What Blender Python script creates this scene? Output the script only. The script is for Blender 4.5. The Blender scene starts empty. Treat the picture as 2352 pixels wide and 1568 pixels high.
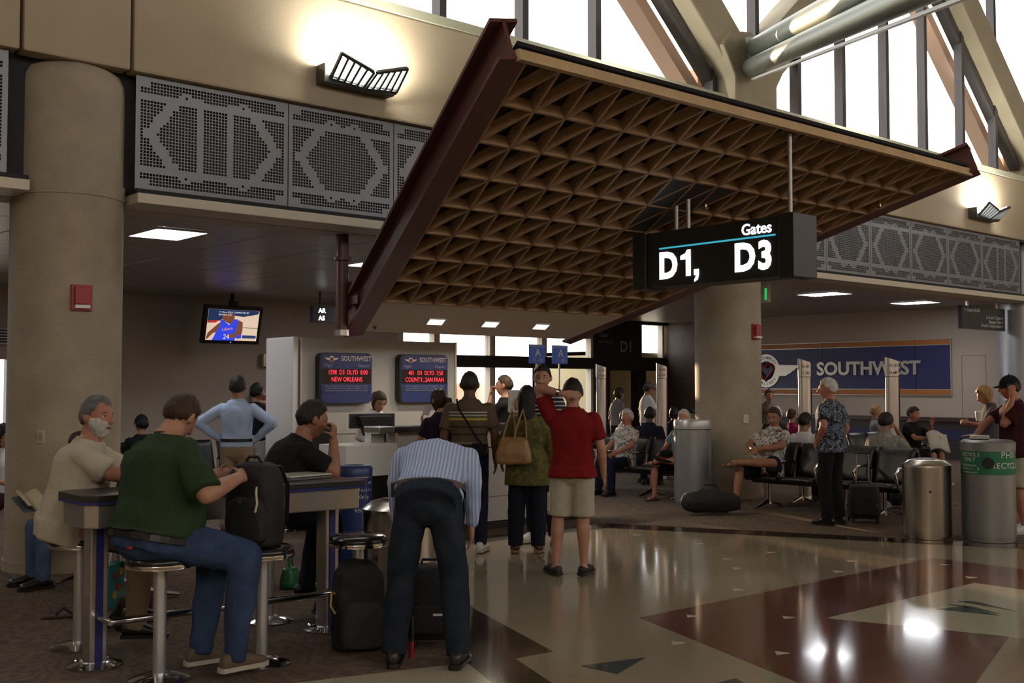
import bpy, bmesh, math, random
import numpy as np
from mathutils import Vector, Matrix, Euler
from math import sin, cos, pi, radians as R
random.seed(7)
S = bpy.context.scene
COL = S.collection

# ------------------------------------------------------------------ camera, world, sun, exposure
FPX, HOR, ANG, EYE = 2540.0, 885.0, R(49), 1.68
cam = bpy.data.cameras.new('camera'); cam.sensor_width = 36.0; cam.lens = FPX / 2352 * 36
cam.clip_start = .05; cam.clip_end = 400
CAM = bpy.data.objects.new('camera', cam); COL.objects.link(CAM)
PIT = math.atan((HOR - 784) / FPX)
CAM.location = (0, 0, EYE); CAM.rotation_euler = (pi/2 + PIT, 0, ANG - pi/2)
S.camera = CAM
S.view_settings.view_transform = 'Standard'; S.view_settings.look = 'None'
S.view_settings.gamma = 1; S.view_settings.use_curve_mapping = False
S.view_settings.exposure = -0.03
S.cycles.max_bounces = 5; S.cycles.diffuse_bounces = 3; S.cycles.glossy_bounces = 2; S.cycles.adaptive_threshold = .05
S.cycles.transparent_max_bounces = 8; S.cycles.transmission_bounces = 4
S.cycles.caustics_reflective = False; S.cycles.caustics_refractive = False
S.cycles.sample_clamp_indirect = 6.0; S.cycles.blur_glossy = 0.6

W = bpy.data.worlds.new('daylight'); S.world = W; W.use_nodes = True
wn = W.node_tree.nodes; wl = W.node_tree.links
wn['Background'].inputs[0].default_value = (1.0, .985, .97, 1); wn['Background'].inputs[1].default_value = 3.7

def lamp(name, kind, loc, energy, color=(1, 1, 1), rot=(0, 0, 0), **kw):
    l = bpy.data.lights.new(name, kind); l.energy = energy; l.color = color
    for k, v in kw.items(): setattr(l, k, v)
    o = bpy.data.objects.new(name, l); COL.objects.link(o); o.location = loc; o.rotation_euler = rot
    o['kind'] = 'helper'
    return o
def aim(o, d): o.rotation_euler = Vector(d).to_track_quat('-Z', 'Y').to_euler()
sun = lamp('low_sun', 'SUN', (18, 40, 12), 9.0, (1, .70, .42), angle=R(.6))
aim(sun, (-.33, -.92, -.085))

# pixel of the photograph -> point of the place (on a plane of known position)
_fw0 = Vector((cos(ANG), sin(ANG), 0)); RT = Vector((sin(ANG), -cos(ANG), 0))
FW = _fw0 * cos(PIT) + Vector((0, 0, sin(PIT))); UP = RT.cross(FW); CP = Vector((0, 0, EYE))
def ray(x, y): return FW + RT * ((x - 1176) / FPX) - UP * ((y - 784) / FPX)
def onZ(x, y, z=0.): r = ray(x, y); return CP + r * ((z - EYE) / r.z)
def onY(x, y, Y): r = ray(x, y); return CP + r * (Y / r.y)
def onX(x, y, X): r = ray(x, y); return CP + r * (X / r.x)
def onD(x, y, d): return CP + ray(x, y) * d
def head(phi):            # world heading of somebody turned phi degrees clockwise from looking away from the viewer
    return ANG - R(phi)

# ------------------------------------------------------------------ materials
MATS = {}
def mat(name, col, rough=.6, metal=0., bump=0., bscale=40., noise=0., nscale=6., col2=None, emit=0., spec=.5, coat=0., fine=None, aniso=None, detail=4):
    if name in MATS: return MATS[name]
    m = bpy.data.materials.new(name); m.use_nodes = True; MATS[name] = m
    nt = m.node_tree; b = nt.nodes['Principled BSDF']
    c = tuple(col) + (1,)
    b.inputs['Base Color'].default_value = c; b.inputs['Roughness'].default_value = rough; b.inputs['Metallic'].default_value = metal
    b.inputs['Specular IOR Level'].default_value = spec; b.inputs['Coat Weight'].default_value = coat
    m.diffuse_color = c
    tc = nt.nodes.new('ShaderNodeTexCoord')
    if noise or col2:
        n = nt.nodes.new('ShaderNodeTexNoise'); n.inputs['Scale'].default_value = nscale; n.inputs['Detail'].default_value = detail
        nt.links.new(tc.outputs['Object'], n.inputs['Vector'])
        r = nt.nodes.new('ShaderNodeValToRGB')
        c2 = tuple(col2) if col2 else tuple(v * (1 - noise) for v in col)
        r.color_ramp.elements[0].color = c2 + (1,); r.color_ramp.elements[0].position = .35
        r.color_ramp.elements[1].color = c; r.color_ramp.elements[1].position = .65
        nt.links.new(n.outputs['Fac'], r.inputs['Fac']); nt.links.new(r.outputs['Color'], b.inputs['Base Color'])
        last = r.outputs['Color']
        if fine:
            v = nt.nodes.new('ShaderNodeTexVoronoi'); v.inputs['Scale'].default_value = fine[0]
            nt.links.new(tc.outputs['Object'], v.inputs['Vector'])
            rr = nt.nodes.new('ShaderNodeValToRGB'); rr.color_ramp.interpolation = 'CONSTANT'
            rr.color_ramp.elements[0].color = (1, 1, 1, 1); rr.color_ramp.elements[0].position = 0
            rr.color_ramp.elements[1].color = (0, 0, 0, 1); rr.color_ramp.elements[1].position = fine[1]
            mx = nt.nodes.new('ShaderNodeMix'); mx.data_type = 'RGBA'
            nt.links.new(v.outputs['Distance'], rr.inputs['Fac']); nt.links.new(rr.outputs['Color'], mx.inputs['Factor'])
            nt.links.new(last, mx.inputs[6]); mx.inputs[7].default_value = tuple(fine[2]) + (1,)
            nt.links.new(mx.outputs[2], b.inputs['Base Color'])
    if bump:
        n = nt.nodes.new('ShaderNodeTexNoise'); n.inputs['Scale'].default_value = bscale; n.inputs['Detail'].default_value = detail
        mp = nt.nodes.new('ShaderNodeMapping')
        if aniso: mp.inputs['Scale'].default_value = aniso
        nt.links.new(tc.outputs['Object'], mp.inputs['Vector']); nt.links.new(mp.outputs['Vector'], n.inputs['Vector'])
        bp = nt.nodes.new('ShaderNodeBump'); bp.inputs['Strength'].default_value = bump; bp.inputs['Distance'].default_value = .02
        nt.links.new(n.outputs['Fac'], bp.inputs['Height']); nt.links.new(bp.outputs['Normal'], b.inputs['Normal'])
    if emit:
        b.inputs['Emission Color'].default_value = c; b.inputs['Emission Strength'].default_value = emit
    return m
def bands(name, axis, stops, scale=1., rough=.75, bump=.25, wave=None, coord='Object', plain=None):
    """cloth with flat coloured bands along an axis: stops [(pos, colour)] between 0 and 1 of scale metres"""
    m = bpy.data.materials.new(name); m.use_nodes = True; nt = m.node_tree; b = nt.nodes['Principled BSDF']
    b.inputs['Roughness'].default_value = rough; b.inputs['Specular IOR Level'].default_value = .2
    tc = nt.nodes.new('ShaderNodeTexCoord'); sp = nt.nodes.new('ShaderNodeSeparateXYZ'); nt.links.new(tc.outputs[coord], sp.inputs[0])
    a = nt.nodes.new('ShaderNodeMath'); a.operation = 'MULTIPLY'; a.inputs[1].default_value = 1 / scale
    nt.links.new(sp.outputs['XYZ'.index(axis)], a.inputs[0]); out = a.outputs[0]
    if wave:
        f = nt.nodes.new('ShaderNodeMath'); f.operation = 'FRACT'; nt.links.new(out, f.inputs[0]); out = f.outputs[0]
    r = nt.nodes.new('ShaderNodeValToRGB'); r.color_ramp.interpolation = 'CONSTANT'; e = r.color_ramp.elements
    for i, (p, c) in enumerate(stops):
        el = e[i] if i < 2 else e.new(p)
        el.position = p; el.color = tuple(c) + (1,)
    nt.links.new(out, r.inputs[0]); nt.links.new(r.outputs[0], b.inputs['Base Color'])
    if plain:                                   # sleeves beyond this half width are one colour
        ab = nt.nodes.new('ShaderNodeMath'); ab.operation = 'ABSOLUTE'; nt.links.new(sp.outputs[0], ab.inputs[0])
        gt = nt.nodes.new('ShaderNodeMath'); gt.operation = 'GREATER_THAN'; gt.inputs[1].default_value = plain[0]; nt.links.new(ab.outputs[0], gt.inputs[0])
        mx = nt.nodes.new('ShaderNodeMix'); mx.data_type = 'RGBA'; nt.links.new(gt.outputs[0], mx.inputs['Factor']); nt.links.new(r.outputs[0], mx.inputs[6]); mx.inputs[7].default_value = tuple(plain[1]) + (1,)
        nt.links.new(mx.outputs[2], b.inputs['Base Color'])
    n = nt.nodes.new('ShaderNodeTexNoise'); n.inputs['Scale'].default_value = 9; nt.links.new(tc.outputs['Object'], n.inputs['Vector'])
    bp = nt.nodes.new('ShaderNodeBump'); bp.inputs['Strength'].default_value = bump; bp.inputs['Distance'].default_value = .03
    nt.links.new(n.outputs['Fac'], bp.inputs['Height']); nt.links.new(bp.outputs['Normal'], b.inputs['Normal'])
    return m
def print_cloth(name, cols, scale=14, rough=.8):
    """floral or camouflage print: voronoi cells in a few colours"""
    m = bpy.data.materials.new(name); m.use_nodes = True; nt = m.node_tree; b = nt.nodes['Principled BSDF']
    b.inputs['Roughness'].default_value = rough; b.inputs['Specular IOR Level'].default_value = .2
    tc = nt.nodes.new('ShaderNodeTexCoord')
    n0 = nt.nodes.new('ShaderNodeTexNoise'); n0.inputs['Scale'].default_value = scale; n0.inputs['Detail'].default_value = 3
    n0.inputs['Roughness'].default_value = .6; n0.inputs['Distortion'].default_value = .8
    nt.links.new(tc.outputs['Object'], n0.inputs['Vector'])
    r = nt.nodes.new('ShaderNodeValToRGB'); r.color_ramp.interpolation = 'CONSTANT'; e = r.color_ramp.elements
    k = len(cols); pos = [0] + [.5 + (i - k/2) * .30 / k for i in range(1, k)]
    for i, c in enumerate(cols):
        el = e[i] if i < 2 else e.new(pos[i]); el.position = pos[i]; el.color = tuple(c) + (1,)
    nt.links.new(n0.outputs['Fac'], r.inputs[0]); nt.links.new(r.outputs[0], b.inputs['Base Color'])
    return m
def glass(name, tint=(1, 1, 1), refl=.04):
    m = bpy.data.materials.new(name); m.use_nodes = True; nt = m.node_tree; nt.nodes.clear()
    o = nt.nodes.new('ShaderNodeOutputMaterial'); t = nt.nodes.new('ShaderNodeBsdfTransparent'); g = nt.nodes.new('ShaderNodeBsdfGlossy')
    t.inputs[0].default_value = tuple(tint) + (1,); g.inputs['Roughness'].default_value = .02
    f = nt.nodes.new("ShaderNodeValue"); f.outputs[0].default_value = refl
    x = nt.nodes.new('ShaderNodeMixShader'); nt.links.new(f.outputs[0], x.inputs[0]); nt.links.new(t.outputs[0], x.inputs[1]); nt.links.new(g.outputs[0], x.inputs[2])
    nt.links.new(x.outputs[0], o.inputs[0]); return m

# ------------------------------------------------------------------ geometry builder
class B:
    def __init__(s): s.v = []; s.f = []
    def add(s, vs, fs):
        k = len(s.v); s.v += [tuple(p) for p in vs]; s.f += [tuple(i + k for i in q) for q in fs]; return s
    def box(s, x0, x1, y0, y1, z0, z1):
        return s.add([(x0,y0,z0),(x1,y0,z0),(x1,y1,z0),(x0,y1,z0),(x0,y0,z1),(x1,y0,z1),(x1,y1,z1),(x0,y1,z1)],
                     [(0,3,2,1),(4,5,6,7),(0,1,5,4),(1,2,6,5),(2,3,7,6),(3,0,4,7)])
    def bar(s, p, q, w, h, up=(0,0,1)):     # rectangular bar from p to q, w sideways, h along up
        p = Vector(p); q = Vector(q); d = (q - p).normalized(); a = d.cross(Vector(up)).normalized(); b = a.cross(d)
        vs = [c + a*i*w/2 + b*j*h/2 for c in (p, q) for i, j in ((-1,-1),(1,-1),(1,1),(-1,1))]
        return s.add(vs, [(0,1,2,3),(7,6,5,4),(0,4,5,1),(1,5,6,2),(2,6,7,3),(3,7,4,0)])
    def prism(s, poly, off):                # planar polygon (3d points) swept by vector off
        n = len(poly); off = Vector(off); P = [Vector(p) for p in poly]
        return s.add(P + [p + off for p in P], [tuple(range(n))[::-1], tuple(range(n, 2*n))] + [(i, (i+1) % n, n + (i+1) % n, n + i) for i in range(n)])
    def quad(s, a, b, c, d): return s.add([a, b, c, d], [(0, 1, 2, 3)])
    def tube(s, path, rad, n=12, cap=True):
        P = [Vector(p) for p in path]; k = len(P)
        if not hasattr(rad, '__len__'): rad = [rad] * k
        vs = []; ref = None
        for i in range(k):
            d = (P[min(i+1, k-1)] - P[max(i-1, 0)]).normalized()
            if ref is None: ref = Vector((0, 0, 1)) if abs(d.z) < .9 else Vector((1, 0, 0))
            a = d.cross(ref).normalized(); b = a.cross(d); ref = b
            r = rad[i]; rx, ry = (r if hasattr(r, '__len__') else (r, r))
            vs += [P[i] + a * (rx * cos(2*pi*j/n)) + b * (ry * sin(2*pi*j/n)) for j in range(n)]
        fs = [(i*n + j, i*n + (j+1) % n, (i+1)*n + (j+1) % n, (i+1)*n + j) for i in range(k-1) for j in range(n)]
        if cap: fs += [tuple(range(n))[::-1], tuple(range((k-1)*n, k*n))]
        return s.add(vs, fs)
    def lathe(s, prof, c=(0,0,0), n=24, a0=0, a1=2*pi):   # prof [(r,z)] about a vertical axis
        full = abs(a1 - a0 - 2*pi) < 1e-6; m = n if full else n + 1; k = len(prof)
        vs = [(c[0] + r*cos(a0 + (a1-a0)*j/n), c[1] + r*sin(a0 + (a1-a0)*j/n), c[2] + z) for r, z in prof for j in range(m)]
        fs = [(i*m + j, i*m + (j+1) % m, (i+1)*m + (j+1) % m, (i+1)*m + j) for i in range(k-1) for j in range(n)]
        if full: fs += [tuple(range(m))[::-1], tuple(range((k-1)*m, k*m))]
        return s.add(vs, fs)
    def ball(s, c, r, n=12, m=8, rot=None):
        rx, ry, rz = r if hasattr(r, '__len__') else (r, r, r); c = Vector(c); vs = []
        for i in range(m + 1):
            t = pi * i / m
            for j in range(n):
                p = Vector((rx*sin(t)*cos(2*pi*j/n), ry*sin(t)*sin(2*pi*j/n), rz*cos(t)))
                vs.append(c + (rot @ p if rot else p))
        return s.add(vs, [(i*n + j, (i+1)*n + j, (i+1)*n + (j+1) % n, i*n + (j+1) % n) for i in range(m) for j in range(n)])
    def loft(s, rings, cap=True):           # rings: equal-length lists of points
        n = len(rings[0]); vs = [p for r in rings for p in r]
        fs = [(i*n + j, i*n + (j+1) % n, (i+1)*n + (j+1) % n, (i+1)*n + j) for i in range(len(rings)-1) for j in range(n)]
        if cap: fs += [tuple(range(n))[::-1], tuple(range((len(rings)-1)*n, len(rings)*n))]
        return s.add(vs, fs)
    def grid(s, fn, nu, nv):
        vs = [fn(i/nu, j/nv) for j in range(nv+1) for i in range(nu+1)]
        return s.add(vs, [(j*(nu+1)+i, j*(nu+1)+i+1, (j+1)*(nu+1)+i+1, (j+1)*(nu+1)+i) for j in range(nv) for i in range(nu)])
    def obj(s, name, m, parent=None, smooth=False, bevel=0., off=None, seg=2, angle=40):
        if off is None and parent is not None and parent.get('_w'): off = parent['_w']
        me = bpy.data.meshes.new(name)
        v = s.v if off is None else [(a - off[0], b - off[1], c - off[2]) for a, b, c in s.v]
        me.from_pydata(v, [], s.f)
        bm = bmesh.new(); bm.from_mesh(me)
        bmesh.ops.remove_doubles(bm, verts=bm.verts, dist=1e-5)
        bmesh.ops.recalc_face_normals(bm, faces=bm.faces)
        if bevel:
            es = [e for e in bm.edges if len(e.link_faces) == 2 and e.calc_face_angle(0) > R(30)]
            bmesh.ops.bevel(bm, geom=es, offset=bevel, segments=seg, profile=.6, affect='EDGES', clamp_overlap=True)
        bm.to_mesh(me); bm.free()
        if smooth: me.shade_smooth(); me.set_sharp_from_angle(angle=R(angle))
        me.materials.append(m)
        o = bpy.data.objects.new(name, me); COL.objects.link(o)
        if parent is not None: o.parent = parent
        return o
def thing(name, label, cat, loc=(0,0,0), rotz=0., group=None, world=False):
    o = bpy.data.objects.new(name, None); COL.objects.link(o); o.location = loc; o.rotation_euler = (0, 0, rotz)
    o['label'] = label; o['category'] = cat; o.empty_display_size = .1
    if group: o['group'] = group
    if world: o['_w'] = tuple(loc)
    return o
def tag(o, label, cat, group=None):
    o['label'] = label; o['category'] = cat
    if group: o['group'] = group
    return o
def struct(o, label=None):
    o['kind'] = 'structure'
    if label: o['label'] = label
    return o
def copy_tree(o, parent=None):
    c = o.copy(); COL.objects.link(c); c.parent = parent
    for ch in [x for x in o.children]: copy_tree(ch, c)
    return c
_TMP = bpy.data.scenes.new('workbench')          # scratch scene for evaluating modifiers; removed at the end
def evaluated(o):
    _TMP.collection.objects.link(o); vl = _TMP.view_layers[0]; vl.update(); me = bpy.data.meshes.new_from_object(o.evaluated_get(vl.depsgraph))
    _TMP.collection.objects.unlink(o); return me
def text(name, body, size, m, loc, right, up, parent=None, depth=.002, align='LEFT', bold=0., off=None, sx=1.):
    """flat lettering: right and up are unit vectors of the surface it stands on"""
    cu = bpy.data.curves.new(name, 'FONT'); cu.body = body; cu.size = size; cu.align_x = align; cu.extrude = depth; cu.offset = bold; cu.resolution_u = 3
    t = bpy.data.objects.new(name, cu); me = evaluated(t); bpy.data.objects.remove(t)
    r = Vector(right).normalized(); u = Vector(up).normalized(); n = r.cross(u)
    if off is None and parent is not None and parent.get('_w'): off = parent['_w']
    l = Vector(loc) - Vector(off or (0,0,0))
    me.transform(Matrix(((r.x*sx,u.x,n.x,l.x),(r.y*sx,u.y,n.y,l.y),(r.z*sx,u.z,n.z,l.z),(0,0,0,1))))
    me.materials.clear(); me.materials.append(m)
    o = bpy.data.objects.new(name, me); COL.objects.link(o)
    if parent is not None: o.parent = parent
    return o
# ------------------------------------------------------------------ the building
CONC = mat('column_concrete', (.40, .335, .25), .75, bump=.25, bscale=60, noise=.16, nscale=3, fine=(19, .075, (.17, .135, .10)))
WALLC = mat('cast_wall', (.44, .36, .245), .7, bump=.08, bscale=30, noise=.10, nscale=1.3)
PIERC = mat('pier_concrete', (.40, .35, .24), .75, noise=.12, nscale=2)
DARK = mat('dark_void', (.02, .02, .022), .8)
HOLDW = mat('hold_room_paint', (.52, .44, .36), .7, noise=.06, nscale=1)
CREAM = mat('cream_trim', (.62, .56, .44), .5)
CEILM = mat('ceiling_panel', (.36, .31, .29), .36, spec=.6)
BLACKM = mat('gate_black', (.012, .011, .011), .5)
FRAME = mat('bronze_frame', (.075, .068, .068), .45, metal=.3)
BROWNP = mat('brown_panel', (.10, .06, .04), .5, noise=.2, nscale=4)
WHITEP = mat('white_enamel', (.75, .75, .73), .4)
GLASS = glass('window_glass')

# floor: polished terrazzo with inlaid fields, carpet beyond
def terrazzo(name, col, rough=.10):
    m = mat(name, col, rough, noise=.18, nscale=120, bump=.012, bscale=1.6, spec=.5, fine=(150, .22, tuple(min(1, c*1.35) for c in col)))
    m.node_tree.nodes['Principled BSDF'].inputs['Coat Weight'].default_value = .12
    m.node_tree.nodes['Principled BSDF'].inputs['Coat Roughness'].default_value = .05
    return m
TAN = terrazzo('terrazzo_tan', (.35, .29, .20)); BRN = terrazzo('terrazzo_brown', (.150, .056, .036)); PAL = terrazzo('terrazzo_pale', (.52, .47, .35))
DBR = terrazzo('terrazzo_dark', (.06, .035, .026)); TEA = terrazzo('terrazzo_teal', (.05, .075, .08)); WHT = terrazzo('terrazzo_white', (.6, .56, .45))
floor = struct(B().box(-18, 48, -10, 26, -.3, 0).obj('floor', TAN), 'polished tan terrazzo floor of the concourse')
def inlay(name, poly, m, z=.0012):
    o = B().prism([(x, y, -.01) for x, y in poly], (0, 0, .01 + z)).obj(name, m, floor); return o
inlay('brown_field', [(6, 5.5), (10.22, 5.5), (10.22, -2), (9.2, -2), (9.2, 4.58), (7.0, 4.6), (7.42, 3.46), (5.02, 2.7)], BRN)
inlay('pale_field', [(7.0, 4.6), (9.2, 4.58), (9.2, 0), (8.0, 0), (7.42, 3.46)], PAL)
inlay('dark_field', [(5.29, 6.51), (4.83, 5.16), (4.53, 5.18), (4.32, 4.63), (3.8, 4.2), (1.2, 4.55), (1.2, 5.9), (3.23, 5.57), (4.24, 5.29), (5.0, 6.6)], DBR)
inlay('pale_field', [(4.24, 5.29), (3.23, 5.57), (1.6, 5.9), (1.9, 4.7), (4.06, 4.85)], PAL, .002)
inlay('dark_border', [(9.46, 9.18), (9.75, 9.5), (11.9, 5.2), (34, 5.2), (34, 4.85), (11.67, 4.87)], DBR)
inlay('dark_border', [(5.0, 6.6), (5.29, 6.51), (6.75, 9.25), (9.46, 9.18), (9.75, 9.5), (6.55, 9.6)], DBR, .0014)
for tri in ([(1335,1529),(1482,1510),(1418,1548)], [(1650,1568),(1690,1558),(1720,1575)], [(2150,1399),(2215,1393),(2296,1414)],
            [(2178,1388),(2235,1393),(2300,1411)], [(2200,1381),(2240,1381),(2335,1404)]):
    inlay('teal_triangle', [tuple(onZ(*p)[:2]) for p in tri], TEA, .003)
for x, y in ((1587,1415),(1808,1418),(1792,1500),(1553,1476),(1692,1354),(1667,1283),(2168,1297),(2229,1326),(1922,1312),(1955,1288),(1509,1261),(1603,1248),(1460,1228),(1767,1268),(1690,1305),(2090,1283)):
    c = onZ(x, y); q = .055
    inlay('white_triangle', [(c.x - q, c.y - q*.2), (c.x + q*.8, c.y - q*.7), (c.x + q*.3, c.y + q)], WHT, .0032)
CARPET = mat('carpet', (.17, .125, .095), .95, spec=.1, bump=.5, bscale=250)
nt = CARPET.node_tree; b = nt.nodes['Principled BSDF']; tc = nt.nodes.new('ShaderNodeTexCoord')
wv = nt.nodes.new('ShaderNodeTexWave'); wv.inputs['Scale'].default_value = 2.2; wv.inputs['Distortion'].default_value = 26; wv.inputs['Detail'].default_value = 4; wv.inputs['Detail Scale'].default_value = 1.3
rp = nt.nodes.new('ShaderNodeValToRGB'); rp.color_ramp.elements[0].color = (.140, .104, .082, 1); rp.color_ramp.elements[1].color = (.195, .146, .110, 1)
nt.links.new(tc.outputs['Object'], wv.inputs['Vector']); nt.links.new(wv.outputs['Color'], rp.inputs[0]); nt.links.new(rp.outputs[0], b.inputs['Base Color'])
cp = B().prism([(x, y, 0) for x, y in [(-18, 5.9), (1.2, 5.9), (3.23, 5.57), (4.24, 5.29), (5.0, 6.6), (6.55, 9.6), (9.75, 9.5), (11.9, 5.2), (48, 5.2), (48, 24), (-18, 24)]], (0, 0, .005))
struct(cp.obj('floor_carpet', CARPET), 'brown patterned carpet of the gate lounge')

# columns
def column(name, x, label, m=CONC, top=4.72):
    b = B().lathe([(.52, 0), (.52, .1), (.50, .1), (.50, 3.42), (.51, 3.42), (.51, 3.56), (.495, 3.56), (.495, 4.46), (.485, 4.54), (.45, 4.61), (.38, 4.65), (.30, top)], (x, 10.6, 0), 48)
    return struct(b.obj(name, m, smooth=True), label)
column('column_1', 3.65, 'round concrete column beside the bar table'); column('column_2', 13.59, 'round concrete column behind the gate sign')
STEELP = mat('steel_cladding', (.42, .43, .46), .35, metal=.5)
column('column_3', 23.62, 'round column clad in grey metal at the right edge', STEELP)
column('column_4', -6.2, 'round concrete column further along the lounge front')

# concourse wall: cast panels over the perforated band
wall = struct(B().box(-16, 46, 10.3, 10.62, 4.70, 5.90).obj('wall_concourse', DARK), 'upper concourse wall of beige cast panels')
for x0, x1 in ((-16, -6.7), (-6.68, 3.07), (3.10, 4.07), (4.10, 13.07), (13.10, 14.08), (14.11, 22.88), (22.91, 24.1), (24.13, 33), (33.03, 46)):
    B().box(x0, x1, 10.18, 10.4, 4.66, 5.88).obj('panel', WALLC, wall, bevel=.025)
struct(B().box(-16, 46, 10.16, 10.75, 5.88, 5.985).obj('trim_1', mat('sill', (.5, .5, .36), .5)), 'window sill along the top of the concourse wall')
for i, (x0, x1) in enumerate(((-16, -6.7), (-5.7, 3.16), (4.14, 13.1), (14.08, 23.1), (24.1, 46))):
    t = struct(B().box(x0, x1, 10.14, 10.62, 3.405, 3.50).obj('trim_%d' % (i + 2), CREAM, bevel=.006), 'cream metal trim under the perforated band')
    B().box(x0, x1, 10.17, 10.6, 3.50, 3.545).obj('shadow_gap', DARK, t)
struct(B().box(-16, 46, 10.42, 10.9, 3.52, 4.72).obj('wall_header', DARK), 'dark header behind the perforated band')

# perforated grille panels
GRM = mat('perforated_aluminium', (.22, .225, .24), .45, metal=.5)
CELL = .0327
def holes(nc, nr=33):
    """which cells of a panel are punched: stepped borders, two bars, a lozenge of plain strips"""
    H = np.zeros((nr, nc), bool); mid = (nr - 1) / 2
    for r in range(nr):
        for c in range(nc):
            cc = min(c, nc - 1 - c); rr = min(r, nr - 1 - r)
            if rr <= 4:                                     # outer bands, stepped corners
                h = rr <= 3 and (cc >= 3 or rr >= 2) if rr <= 3 else False
                if rr == 3 and cc in (12, 13, 16, 17): h = False
                if rr == 2 and cc in (13, 14, 15): h = False
                if rr == 3 and 11 < cc < 18 and cc % 2: h = False
                H[r, c] = h
            elif rr == 5: H[r, c] = False
            else:
                e = abs(r - mid) * .72 + 1.2               # distance of the strip from the side at this row
                inner = cc - e; h = inner < -.6 or inner > 3.0
                if 3.0 < inner < 3.6 and r % 2: h = False
                if -1.2 < inner < -.6 and r % 2: h = False
                H[r, c] = h
    if nc > 44:                                             # wide panel with two upright bars
        for c in (18, 19, nc - 20, nc - 19): H[1 if False else 4:nr-4, c] = False; H[3:nr-3, c] = False
    return H
def grille_mesh(nc, name):
    H = holes(nc); nr = H.shape[0]; q = CELL; mg = .045; w = nc*q; h = nr*q; b = B(); g = .13 * q
    for r in range(nr):
        c = 0
        while c < nc:
            x0, z0 = c*q, (nr-1-r)*q
            if H[r, c]:
                b.add([(x0,0,z0),(x0+q,0,z0),(x0+q,0,z0+q),(x0,0,z0+q),(x0+g,0,z0+g),(x0+q-g,0,z0+g),(x0+q-g,0,z0+q-g),(x0+g,0,z0+q-g)],
                      [(0,1,5,4),(1,2,6,5),(2,3,7,6),(3,0,4,7)]); c += 1
            else:
                e = c
                while e < nc and not H[r, e]: e += 1
                b.quad((x0,0,z0),(e*q,0,z0),(e*q,0,z0+q),(x0,0,z0+q)); c = e
    for x0, x1, z0, z1 in ((-mg, w+mg, -mg, 0), (-mg, w+mg, h, h+mg), (-mg, 0, 0, h), (w, w+mg, 0, h)):
        b.quad((x0,0,z0),(x1,0,z0),(x1,0,z1),(x0,0,z1))
    me = bpy.data.meshes.new(name); me.from_pydata(b.v, [], b.f); me.materials.append(GRM); return me
gm_w, gm_n = grille_mesh(48, 'grille_wide'), grille_mesh(38, 'grille_narrow')
def grille(x, wide, m):
    o = bpy.data.objects.new('perforated_panel', m); COL.objects.link(o)
    s = ((1.64 if wide else 1.335)) / ((48 if wide else 38) * CELL + .09)
    o.location = (x + .045*s, 10.27, 3.60); o.scale = (s, 1, .94)
    md = o.modifiers.new('sheet', 'SOLIDIFY'); md.thickness = .006
    return o
band = []
for x0 in (4.16, 14.12):                                      # between columns: wide, narrow x4, wide
    x = x0; seq = (1, 0, 0, 0, 0, 1)
    for i, wd in enumerate(seq):
        band.append((grille(x, wd, gm_w if wd else gm_n), x0, i)); x += 1.65 if wd else 1.345
ORD = ['first', 'second', 'third', 'fourth', 'fifth', 'sixth']
for o, x0, i in band:
    s = 'near column by the bar table' if x0 < 5 else 'column behind the gate sign'
    tag(o, 'perforated metal panel with hexagon pattern, %s from the %s' % (ORD[i], s), 'grille panel', 'perforated wall panels')
o = grille(1.36, 1, gm_w); tag(o, 'perforated metal panel cut by the left picture edge', 'grille panel', 'perforated wall panels')

# clerestory windows over the concourse wall, braced by V-shaped piers
FZ0, FZ1 = 5.985, 10.9
def glaze(parent, cuts, y, z0, z1, w):      # one pane between every two mullions
    for a, c in zip(cuts[:-1], cuts[1:]): B().box(a + w, c, y, y + .02, z0, z1).obj('pane', GLASS, parent)
def clerestory(name, x0, x1, xs, label):
    w = struct(B().box(x0, x1, 10.30, 10.54, FZ0, FZ0 + .045).obj(name, FRAME), label)
    for x in xs: B().box(x, x + .10, 10.34, 10.50, FZ0 + .045, FZ1).obj('mullion', FRAME, w)
    glaze(w, [x0 - .1] + list(xs) + [x1], 10.41, FZ0 + .045, FZ1, .10); return w
clerestory('window_1', -16, 13.1, [-14.5 + 1.315*i for i in range(20)] + [12.95], 'tall clerestory window left of the concrete pier')
clerestory('window_2', 13.1, 23.5, [14.0, 15.12, 16.42, 17.82, 19.17, 20.6, 21.97], 'tall clerestory window right of the concrete pier')
clerestory('window_3', 23.5, 46, [24.4 + 1.32*i for i in range(16)], 'tall clerestory window at the right edge')
PEACH = mat('sunlit_stucco', (.75, .52, .38), .8)
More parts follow.
